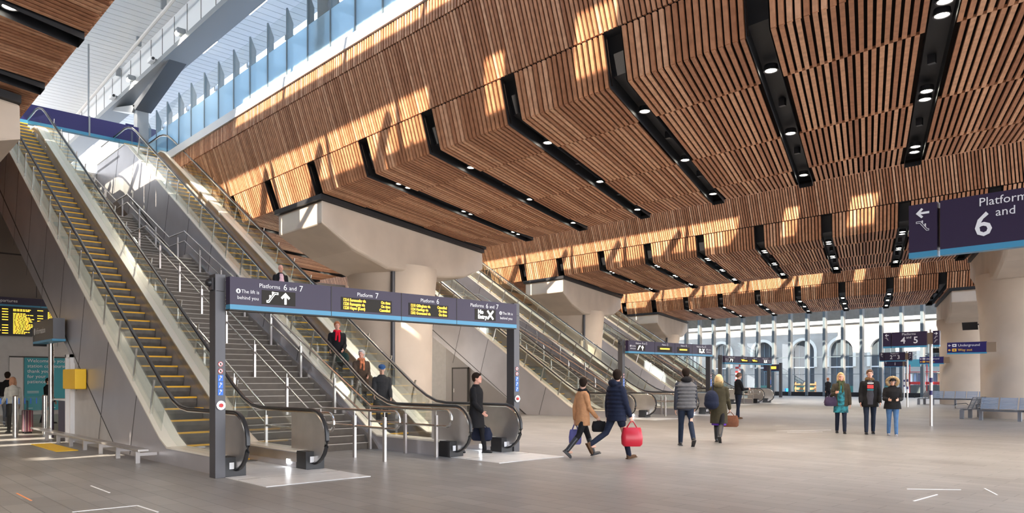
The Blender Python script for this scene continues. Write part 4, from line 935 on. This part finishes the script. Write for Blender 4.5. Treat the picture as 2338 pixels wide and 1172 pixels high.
def person(x, y, face, H, label, legs=((0, 0), (0, 0)), arms=((0, 0, 10), (0, 0, 10)), z=0, coat=None, coat_hem=.50, coat_w=1.0, shirt=None, trousers=None, shoes=None, skirt=None,
           hair=None, hair_len=0, hat=None, hood=None, scarf=None, hips=1.0, skin=None, head_down=0, head_turn=0, quilt=None, vox=.011, heels=False, lean=0, bald=False, sleeve=None, vest=None, boots=None, group=None):
    """face: heading in degrees in plan (0 = +x). legs: (thigh forward deg, knee bend deg) for left, right. arms: (shoulder forward, outward, elbow bend)"""
    s = H / 1.75; skin = skin or SKIN
    rt = empty('person', (0, 0, 0), label, 'person', group)
    D = math.radians
    hipz, thigh, shin = .90, .41, .42
    L = []; low = 9
    for side, (tf, kb) in zip((-1, 1), legs):
        hx = side * .088; h = Vector((hx, 0, hipz)); k = h + Vector((0, math.sin(D(tf)) * thigh, -math.cos(D(tf)) * thigh))
        a = tf - kb; an = k + Vector((side * .005, math.sin(D(a)) * shin, -math.cos(D(a)) * shin))
        pitch = a if a < -25 else (a * .6 if a > 8 else 0)   # foot pitch: toe down when trailing, up when leading
        L.append((h, k, an, pitch))
        toe = an + Vector((0, .15 * math.cos(D(pitch)), -.075 + .15 * math.sin(D(pitch)))); heel = an + Vector((0, -.04, -.075 - .04 * math.sin(D(pitch))))
        low = min(low, toe.z, heel.z)
    dz = -low
    def T(v): v = Vector(v); return Vector((v.x, v.y + math.sin(D(lean)) * max(0, v.z - .9), v.z)) * s + Vector((0, 0, dz * s))
    def R(r): return tuple(q * s for q in r) if isinstance(r, tuple) else r * s
    A = []
    for side, (sf, so, eb) in zip((-1, 1), arms):
        S = Vector((side * .172, -.01, 1.375)); d = Vector((side * math.sin(D(so)) * math.cos(D(sf)), math.sin(D(sf)), -math.cos(D(sf)) * math.cos(D(so))))
        e = S + d * .29; a2 = sf + eb
        d2 = Vector((side * math.sin(D(so)) * .3 * math.cos(D(a2)) - (side * .35 * math.sin(D(min(eb, 90))) if eb > 40 else 0), math.sin(D(a2)), -math.cos(D(a2)))).normalized()
        wv = e + d2 * .25; A.append((S, e, wv, d2))
    # body
    b = MB()
    hc = Vector((0, .02 + math.sin(D(head_down)) * .05, 1.625 - abs(math.sin(D(head_down))) * .02))
    hm = Matrix.Rotation(D(head_turn), 3, 'Z') @ Matrix.Rotation(-D(head_down), 3, 'X')
    def HP(v): return T(hc + hm @ Vector(v))
    hm4 = hm
    b.ball(T(hc + hm @ Vector((0, -.008, .02))), R((.074, .094, .098)), skin, 14, 10, hm); b.ball(HP((0, .022, -.05)), R((.052, .062, .066)), skin, 12, 8, hm)
    b.ball(HP((0, .098, -.012)), R((.012, .018, .022)), skin, 8, 6, hm); b.ball(HP((0, .085, .03)), R((.045, .012, .012)), skin, 8, 6, hm); b.ball(HP((0, .078, -.088)), R((.022, .02, .016)), skin, 8, 6, hm)
    b.ball(HP((0, .088, -.052)), R((.026, .012, .012)), skin, 8, 6, hm)
    for sx in (-1, 1): b.ball(HP((sx * .075, -.005, -.005)), R((.010, .018, .03)), skin, 8, 6, hm)
    limb(b, [T((0, -.012, 1.42)), T((0, -.005, 1.5)), HP((0, -.012, -.06))], [R(.062), R(.055), R(.055)], skin)
    n = 14
    tors = [(.0, 0, .86, .15, .10), (0, 0, .95, .155, .105), (0, 0, 1.08, .13, .09), (0, 0, 1.22, .145, .10), (0, 0, 1.35, .165, .10), (0, -.005, 1.43, .14, .075), (0, -.01, 1.47, .07, .05)]
    def torso(mb, secs, m):
        q = [T((cx, cy, zz)) for cx, cy, zz, _, _ in secs]; mb.ring([(v.x, v.y, v.z, rx * s, ry * s) for v, (_, _, _, rx, ry) in zip(q, secs)], m, 18)
    torso(b, tors, skin)
    for (h, k, an, p), sd in zip(L, (-1, 1)):
        limb(b, [T(h), T(k), T(an)], [R(.075), R(.05), R(.035)], skin); b.ball(T(an + Vector((0, .05, -.045))), R((.035, .09, .03)), skin, 8, 6)
    for (S, e, wv, d2), sd in zip(A, (-1, 1)):
        limb(b, [T(S), T(e), T(wv)], [R(.045), R(.038), R(.026)], skin)
        side = Vector((0, 1, 0)) if abs(d2.y) < .7 else Vector((0, 0, 1)); side = (side - d2 * side.dot(d2)).normalized(); nn = d2.cross(side).normalized() * sd
        pc = wv + d2 * .05; mtx = Matrix((nn, side, d2)).transposed()
        b.ball(T(pc), R((.017, .040, .052)), skin, 10, 6, mtx)
        for f in range(4):
            o_ = (f - 1.5) * .019; ln = (.062, .072, .068, .052)[f]
            p0 = wv + d2 * .088 + side * -o_; p1 = p0 + d2 * ln * .5 - nn * .010; p2 = p1 + d2 * ln * .42 - nn * .024
            b.tube([T(p0), T(p1), T(p2)], .009 * s, skin, 6, rr=[.0095 * s, .009 * s, .0075 * s])
        p0 = wv + d2 * .03 + side * .03; b.tube([T(p0), T(p0 + side * .025 + d2 * .03), T(p0 + side * .03 + d2 * .055 - nn * .01)], .01 * s, skin, 6, rr=[.012 * s, .010 * s, .008 * s])
    body = remesh(b, 'body', rt, min(vox, .0085) * s, 3)
    for sx in (-1, 1):
        e_ = MB(); e_.ball(HP((sx * .03, .084, .012)), R((.0095, .005, .0042)), M['white'], 8, 6, hm).ball(HP((sx * .03, .090, .012)), R((.005, .004, .0055)), M['black'], 6, 5, hm); e_.build('eye', rt, smooth=True)
    MB().ball(HP((0, .1, -.053)), R((.021, .006, .005)), mat('lips', (.45, .16, .14), .5), 8, 5, hm).build('mouth', rt, smooth=True)
    # trousers
    if trousers:
        t = MB(); torso(t, [(0, 0, .82, .14 * hips, .10), (0, 0, .90, .168 * hips, .118), (0, 0, .98, .158 * hips, .112), (0, 0, 1.04, .145, .10)], trousers)
        for h, k, an, p in L:
            r0 = .092 * hips; limb(t, [T(h + Vector((0, 0, -.02))), T((h + k) / 2), T(k), T((k + an) / 2), T(an + Vector((0, 0, .0)))], [R(r0), R(.08), R(.062), R(.058), R(.050 if not boots else .042)], trousers)
        remesh(t, 'trousers', rt, vox * s)
    for i, (h, k, an, p) in enumerate(L):
        sh = MB(); m_ = shoes or M['black']; Rm = Matrix.Rotation(D(p), 3, 'X')
        def FP(v): return T(an + Rm @ Vector(v))
        sh.ball(FP((0, .055, -.045)), R((.043, .125, .034)), m_, 12, 6, Rm); sh.ball(FP((0, -.01, -.02)), R((.04, .05, .055)), m_, 10, 6, Rm)
        sh.hexa([FP((-.04, -.06, -.078)), FP((.04, -.06, -.078)), FP((.036, .17, -.078)), FP((-.036, .17, -.078))], [FP((-.04, -.06, -.055)), FP((.04, -.06, -.055)), FP((.036, .17, -.06)), FP((-.036, .17, -.06))], m_)
        if boots: limb(sh, [T(an + (k - an) * .75), T(an)], [R(.062), R(.05)], m_)
        sh.build('shoe' if not boots else 'boot', rt, smooth=True)
    # upper garment
    if coat:
        c = MB(); w_ = coat_w; hem = coat_hem
        secs = []
        if hem < .85:
            secs += [(0, (L[0][1].y + L[1][1].y) * .2, hem, .205 * w_, .165 * w_), (0, 0, .72, .20 * w_, .150 * w_)] if hem < .68 else [(0, 0, hem, .20 * w_, .145 * w_)]
        secs += [(0, 0, .92, .188 * w_, .138 * w_), (0, 0, 1.05, .165 * w_, .122 * w_), (0, .0, 1.2, .172 * w_, .13 * w_), (0, 0, 1.32, .188 * w_, .13 * w_), (0, -.005, 1.395, .178 * w_, .112 * w_), (0, -.008, 1.445, .125, .092), (0, -.01, 1.5, .07, .066)]
        torso(c, secs, coat)
        if quilt:
            for q in range(7):
                zz = .88 + q * .078; v = T((0, 0, zz)); rx = (.19 if zz < 1 else .18 + .012 * (zz - 1) * 5) * w_ * s
                c.ball((v.x, v.y, v.z), (rx * 1.06, .142 * w_ * s * 1.04, .052 * s), coat, 20, 8)
        if not vest:
            for S, e, wv, d2 in A: limb(c, [T(S), T((S + e) / 2), T(e), T((e + wv) / 2), T(wv - d2 * .005)], [R(.064 * w_), R(.062 * w_), R(.056 * w_), R(.051 * w_), R(.046)], coat)
        remesh(c, 'coat', rt, vox * s)
    if sleeve:
        c = MB()
        for S, e, wv, d2 in A: limb(c, [T(S), T((S + e) / 2), T(e), T((e + wv) / 2), T(wv)], [R(.070), R(.064), R(.056), R(.052), R(.044)], sleeve)
        torso(c, [(0, 0, .80, .17, .125), (0, 0, .92, .17, .125), (0, 0, 1.3, .17, .11), (0, 0, 1.42, .15, .09), (0, 0, 1.475, .08, .07)], sleeve)
        remesh(c, 'jumper', rt, vox * s)
    if shirt:
        c = MB(); torso(c, [(0, .045, .80, .115, .125), (0, .045, .95, .115, .118), (0, .045, 1.2, .11, .112), (0, .035, 1.38, .085, .11), (0, .02, 1.46, .06, .085)], shirt); remesh(c, 'shirt', rt, vox * s)
    if skirt:
        m_, top, bot, wd = skirt; c = MB(); torso(c, [(0, 0, bot, .2 * wd, .155 * wd), (0, 0, (bot + top) / 2, .185 * wd, .14 * wd), (0, 0, top, .16 * wd, .12 * wd)], m_); remesh(c, 'tunic', rt, vox * s)
    if hair:
        c = MB()
        c.ball(HP((0, -.024, .04)), R((.09, .102, .098)), hair, 14, 10, hm)
        c.ball(HP((0, -.05, .0)), R((.078, .07, .085)), hair, 12, 8, hm)
        c.ball(HP((0, .055, .088)), R((.06, .035, .025)), hair, 10, 6, hm)
        if hair_len:
            for sx in (-1, 0, 1):
                limb(c, [HP((sx * .07, -.03 - (.03 if sx == 0 else 0), .03)), HP((sx * .08, -.03 - (.04 if sx == 0 else 0), -.06)), HP((sx * .075, -.03, -.06 - hair_len))], [R(.034), R(.036), R(.022)], hair)
        remesh(c, 'hair', rt, .009 * s, 3)
    if hat:
        c = MB(); c.ball(HP((0, -.012, .078)), R((.096, .112, .062)), hat, 14, 8, hm).ball(HP((0, .10, .06)), R((.058, .045, .014)), hat, 12, 6, hm); remesh(c, 'hat', rt, .009 * s, 3)
    if hood:
        m_, kind = hood
        c = MB()
        if kind == 'fur':
            for i in range(15):
                a = math.pi * i / 14 * 1.5 - .785; v = HP((math.cos(a) * .145, .015, math.sin(a) * .135 - .005)); c.ball(v, (.05 * s, .055 * s, .05 * s), m_, 8, 6)
        else:
            c.ball(T((0, -.09, 1.49)), R((.12, .07, .075)), m_, 12, 8)
            for i in range(12):
                a = 2 * math.pi * i / 12; c.ball(T((math.cos(a) * .085, -.01 + math.sin(a) * .075, 1.485)), R((.035, .035, .04)), m_, 8, 6)
        remesh(c, 'hood', rt, .010 * s, 2)
    if scarf:
        c = MB()
        for i in range(14):
            a = 2 * math.pi * i / 14; c.ball(T((math.cos(a) * .08, .0 + math.sin(a) * .08, 1.475 + .012 * math.sin(3 * a))), R((.033, .033, .04)), scarf, 8, 6)
        limb(c, [T((-.03, .11, 1.44)), T((-.045, .135, 1.32)), T((-.04, .145, 1.2))], [R(.035), R(.032), R(.03)], scarf); limb(c, [T((.03, .11, 1.44)), T((.04, .135, 1.34)), T((.05, .14, 1.24))], [R(.035), R(.03), R(.028)], scarf)
        remesh(c, 'scarf', rt, .010 * s, 2)
    rt.location = (x, y, z); rt.rotation_euler = (0, 0, D(face - 90))
    rt['_w'] = (0, 0, 0)
    Mx = Matrix.Translation((x, y, z)) @ Matrix.Rotation(D(face - 90), 4, 'Z')
    hands = [Mx @ T(wv + d2 * .10) for S, e, wv, d2 in A]
    return rt, hands, Mx, T
# bag helpers: a bag hangs from a hand and is a thing of its own
def bag(name, label, cat, hand, size, m, straps=.18, rz=0, soft=.25, mstrap=None):
    hx, hy, hz = hand; a, b_, h = size; zt = hz - straps; r = math.radians(rz); ca, sa = math.cos(r), math.sin(r)
    rt = empty(name, (hx, hy, zt - h), label, cat)
    def W_(u, v, z): return (hx + u * ca - v * sa, hy + u * sa + v * ca, z)
    c = MB(); secs = [(0, .82, .8), (.12, 1, 1), (.5, 1.04, 1.1), (.85, .92, .7), (1.0, .84, .45)]; n = 20; vs = []; 
    for t, fa, fb in secs:
        for j in range(n):
            an = 2 * math.pi * j / n; cx = math.copysign(abs(math.cos(an)) ** .5, math.cos(an)); cy = math.copysign(abs(math.sin(an)) ** .6, math.sin(an)); vs.append(W_(cx * a / 2 * fa, cy * b_ / 2 * fb, zt - h + t * h))
    k = len(secs); c.add(vs, [(i * n + j, i * n + (j + 1) % n, (i + 1) * n + (j + 1) % n, (i + 1) * n + j) for i in range(k - 1) for j in range(n)] + [tuple(range(n))[::-1], tuple(range((k - 1) * n, k * n))], m); c.build('bag_body', rt, smooth=True)
    for v in (-1, 1): MB().tube([W_(-a * .25, v * b_ * .2, zt - .01), W_(-.02, v * .01, hz - .01), W_(.02, v * .01, hz - .01), W_(a * .25, v * b_ * .2, zt - .01)], .009, mstrap or m, 6).build('strap', rt, smooth=True)
    return rt
BK = cloth('black', (.012, .0115, .013)); NV = cloth('navy', (.014, .018, .038)); JN = cloth('jeans', (.016, .023, .042)); JL = cloth('light_jeans', (.07, .15, .30)); DK = cloth('dark_jeans', (.014, .018, .034))
HD = mat('dark_hair', (.02, .012, .008), .85, spec=.15); HB = mat('blond_hair', (.62, .42, .20), .5, var=.2, vscale=30); HBr = mat('brown_hair', (.12, .055, .025), .5, var=.2, vscale=30); HR = mat('red_hair', (.38, .13, .05), .5); HG = mat('grey_hair', (.5, .48, .46), .6)
PH = 137.6   # heading straight away from the camera
AW, TO, RT = PH, PH - 180, PH - 90
tan_, hnd, Mx, T_ = person(-10.18, 11.95, RT + 22, 1.70, 'person in a tan jacket and black leggings, walking, seen from behind', legs=((24, 4), (-20, 22)), head_turn=50, arms=((-14, 6, 16), (12, 6, 30)), coat=cloth('tan', (.50, .25, .12)), coat_hem=.72, trousers=BK, boots=True, shoes=M['black'], hair=HD, scarf=BK)
bag('shopping_bag', 'small blue and white paper bag carried by the person in tan', 'bag', hnd[0], (.26, .12, .32), mat('paper_bag', (.10, .10, .30), .6), .12, 60)
bag('handbag', 'black handbag on the arm of the person in tan', 'bag', hnd[1], (.3, .14, .22), BK, .02, 40)
nv, hnd, Mx, T_ = person(-9.49, 12.2, RT + 28, 1.86, 'person in a navy padded coat striding with a red bag', legs=((-26, 34), (18, 4)), head_turn=48, arms=((-8, 6, 8), (12, 10, 10)), coat=NV, coat_hem=.76, coat_w=1.16, quilt=True, trousers=DK, shoes=cloth('brown_leather', (.10, .055, .03)), hair=HD, hood=(NV, 'down'))
bag('carrier_bag', 'bright red plastic carrier bag hanging from a hand', 'bag', hnd[1], (.42, .22, .38), mat('red_plastic', (.5, .012, .03), .3, var=.1), .14, 45)
person(-10.24, 15.9, AW - 4, 1.93, 'person in a grey quilted body warmer walking away', legs=((12, 6), (-16, 24)), arms=((-6, 8, 14), (8, 8, 18)), coat=cloth('grey_quilt', (.12, .117, .12)), vest=True, coat_hem=.86, coat_w=1.2, quilt=True, sleeve=cloth('charcoal', (.035, .038, .05)), trousers=JN, hair=HD, hood=(BK, 'down'))
bl, hnd, Mx, T_ = person(-10.22, 17.4, AW - 26, 1.80, 'blond person in a long olive coat walking away with a backpack', legs=((20, 4), (-22, 24)), arms=((-4, 6, 20), (10, 10, 26)), coat=cloth('olive', (.05, .042, .024)), coat_hem=.52, coat_w=1.06, skirt=(cloth('purple', (.12, .04, .35)), .7, .47, .92), trousers=BK, boots=True, hair=HB, hair_len=.04, hood=(cloth('olive_fur', (.13, .10, .05)), 'down'))
bag('handbag', 'brown leather handbag swinging from the blond walker in olive', 'bag', hnd[1], (.42, .16, .30), cloth('tan_leather', (.15, .06, .032)), .10, 30)
rt = empty('backpack', tuple(Mx @ T_((-.05, -.25, .9))), 'navy backpack worn on the olive coat', 'backpack')
bp = MB(); c = Mx @ T_((-.14, -.24, 1.12)); bp.ball(c, (.19, .16, .25), NV, 16, 10); bp.ball(c + Vector((0, 0, -.1)), (.2, .17, .16), NV, 14, 8); remesh(bp, 'backpack_body', rt, .014, 6)
MB().tube([Mx @ T_((-.14, -.15, 1.35)), Mx @ T_((-.14, 0, 1.52)), Mx @ T_((-.13, .14, 1.38))], .02, NV, 8).build('shoulder_strap', rt, smooth=True)
person(-16.12, 29.0, RT + 8, 1.95, 'person in a dark jacket standing, looking down at a phone', legs=((4, 2), (-6, 2)), arms=((18, 2, 78), (22, 2, 74)), coat=BK, coat_hem=.86, coat_w=1.04, trousers=DK, shoes=cloth('brown_leather', (.10, .055, .03)), hair=HBr, head_down=18)
person(-23.72, 55.6, AW + 10, 1.86, 'distant small person walking away towards the glass wall', legs=((14, 6), (-18, 26)), arms=((-16, 10, 20), (16, 10, 20)), coat=BK, coat_hem=.82, trousers=BK, hair=HR, vox=.02)
wt, hnd, Mx, T_ = person(-9.55, 23.3, TO - 22, 1.86, 'person with blond hair, green scarf and turquoise tunic walking towards us', legs=((10, 8), (-6, 10)), arms=((0, 10, 12), (10, 14, 96)), coat=cloth('olive_jacket', (.055, .046, .032)), coat_hem=.78, skirt=(mat('turquoise_pattern', (.015, .16, .20), .8, var=.8, vscale=11), 1.08, .60, 1.0), shirt=MATS['turquoise_pattern'], trousers=DK, hair=HB, hair_len=.08, scarf=cloth('green_scarf', (.05, .065, .03), .5), skin=SKIN2)
c = Mx @ T_((.24, .06, .88)); bag('handbag', 'dark purple shoulder bag under the arm of the turquoise tunic wearer', 'bag', c + Vector((0, 0, .3)), (.42, .18, .28), cloth('purple_leather', (.05, .035, .07)), .12, 40)
mn, hnd, Mx, T_ = person(-8.82, 23.6, TO - 22, 1.95, 'person in open black coat and printed T-shirt walking towards us', legs=((-4, 12), (10, 6)), arms=((4, 10, 24), (4, 10, 24)), coat=BK, coat_hem=.74, coat_w=1.1, shirt=cloth('grey_tshirt', (.055, .055, .07)), trousers=JN, hair=HBr, hood=(cloth('brown_fur', (.16, .10, .05), .4), 'down'), skin=SKIN2)
mb = MB(); R3 = Mx.to_3x3(); rv = (R3 @ Vector((-1, 0, 0))); uv = Vector((0, 0, 1))
for z_, h_, m_ in ((1.24, .11, M['red']), (1.19, .03, MATS['turquoise_pattern']), (1.37, .03, M['white'])):
    poly(mb, [(-.085, 0), (.085, 0), (.085, h_), (-.085, h_)], Mx @ T_((0, .166, z_)), rv, uv, m_)
o = mb.build('tshirt_print', loc=(0, 0, 0)); o.parent = mn; o.matrix_parent_inverse = Mx.inverted(); o['_w'] = (0, 0, 0)
gl, hnd, Mx, T_ = person(-8.08, 23.3, TO - 24, 1.72, 'person in a fur hooded black parka and light jeans, hands together', legs=((8, 4), (-4, 10)), arms=((14, 8, 72), (14, 8, 72)), coat=BK, coat_hem=.80, coat_w=1.2, trousers=JL, hips=1.08, shoes=cloth('trainers', (.30, .30, .32)), hair=HD, hood=(cloth('tan_fur', (.34, .24, .13), .4), 'fur'), hat=BK, head_down=20)
# the dark figure stepping off the far escalator
dk, hnd, Mx, T_ = person(-12.3, 10.85, RT - 18, 1.78, 'dark figure in a long black coat stepping off the escalator', legs=((14, 6), (-14, 20)), arms=((-6, 8, 20), (6, 6, 40)), coat=BK, coat_hem=.56, coat_w=1.1, trousers=BK, hair=HD, skin=SKIN2)
bag('travel_bag', 'dark holdall carried low beside the figure in the long black coat', 'bag', hnd[0] + Vector((0, 0, -.1)), (.5, .24, .3), NV, .1, 10)
# riders on the far escalator (moving down)
def ez(x): return .03 + G * max(0, -x - 15.15)
def stepz(x):
    i = round((-x - 14.55) / .4); xs = -14.35 - .4 * i; return xs - .2, .03 + G * max(0, -xs - 15.15)
xs, zs = stepz(-20.9); person(xs, 10.55, -8, 1.72, 'bald person in a dark suit jacket high on the escalator', z=zs, legs=((2, 0), (-2, 0)), arms=((4, 6, 20), (20, 16, 40)), coat=BK, coat_hem=.8, shirt=cloth('pink_shirt', (.7, .45, .5)), trousers=BK, skin=SKIN2)
xs, zs = stepz(-17.9); r_, hnd, Mx, T_ = person(xs, 10.6, -25, 1.74, 'person in a red scarf and black coat riding the escalator down', z=zs, legs=((2, 0), (-2, 0)), arms=((10, 6, 50), (14, 8, 40)), coat=BK, coat_hem=.55, coat_w=1.12, trousers=BK, hair=HR, scarf=cloth('red_scarf', (.65, .01, .03)), skin=SKIN2)
bag('handbag', 'dark green handbag held in front of the red scarf wearer', 'bag', hnd[0], (.34, .16, .24), cloth('green_leather', (.02, .045, .04)), .05, 30)
xs, zs = stepz(-16.6); person(xs, 10.6, -20, 1.66, 'grey haired person in a brown coat and orange scarf on the escalator', z=zs, legs=((2, 0), (-2, 0)), arms=((10, 6, 60), (30, 10, 40)), coat=cloth('brown_coat', (.075, .05, .035)), coat_hem=.6, coat_w=1.1, trousers=BK, hair=HG, scarf=cloth('orange_scarf', (.5, .17, .08), .5), skin=SKIN2, head_turn=-30)
xs, zs = stepz(-15.75); person(xs, 10.7, -30, 1.74, 'person in a blue flat cap and dark coat near the escalator foot', z=zs, legs=((2, 0), (-2, 0)), arms=((14, 6, 30), (24, 8, 30)), coat=cloth('dark_coat', (.03, .03, .032)), coat_hem=.62, coat_w=1.12, trousers=BK, hair=HG, hat=cloth('blue_cap', (.03, .08, .2)), head_down=20)
# far left travellers
ws, hnd, Mx, T_ = person(-26.9, 4.62, AW + 60, 1.72, 'person with long fair hair in a pale jumper, back turned, at the left edge', legs=((4, 2), (-4, 4)), arms=((10, 6, 40), (4, 10, 10)), coat=cloth('cream_jumper', (.55, .53, .47)), coat_hem=.86, trousers=BK, hair=mat('fair_hair', (.45, .22, .12), .5), hair_len=.12)
person(-30.3, 5.05, AW + 20, 1.92, 'tall dark haired person in dark clothes beside the fair haired person', legs=((10, 6), (-26, 30)), arms=((6, 8, 30), (-6, 8, 20)), coat=BK, coat_hem=.84, trousers=DK, hair=HD)
person(-31.9, 6.62, RT, 1.72, 'blurred person in black with a red bag before the teal poster', legs=((10, 4), (-10, 10)), arms=((6, 6, 20), (6, 6, 20)), coat=BK, coat_hem=.7, trousers=BK, hair=HD)
rt = empty('suitcase', (-26.18, 4.87, 0), 'tartan suitcase standing behind the leftmost bollard', 'suitcase')
tt = tiles('tartan', (.22, .03, .05), (.05, .02, .05), (.45, .35, .3), .08, .08, .7, .006)
MB().box(-26.35, 4.75, .06, -26.0, 5.0, .72, tt).build('shell', rt, bevel=.03); MB().tube([(-26.27, 4.87, .7), (-26.27, 4.87, 1.0), (-26.08, 4.87, 1.0), (-26.08, 4.87, .7)], .012, M['black'], 6).build('pull_handle', rt)
for u in (-26.3, -26.05): MB().tube([(u, 4.77, .03), (u, 4.97, .03)], .03, M['black'], 8).build('wheel', rt)
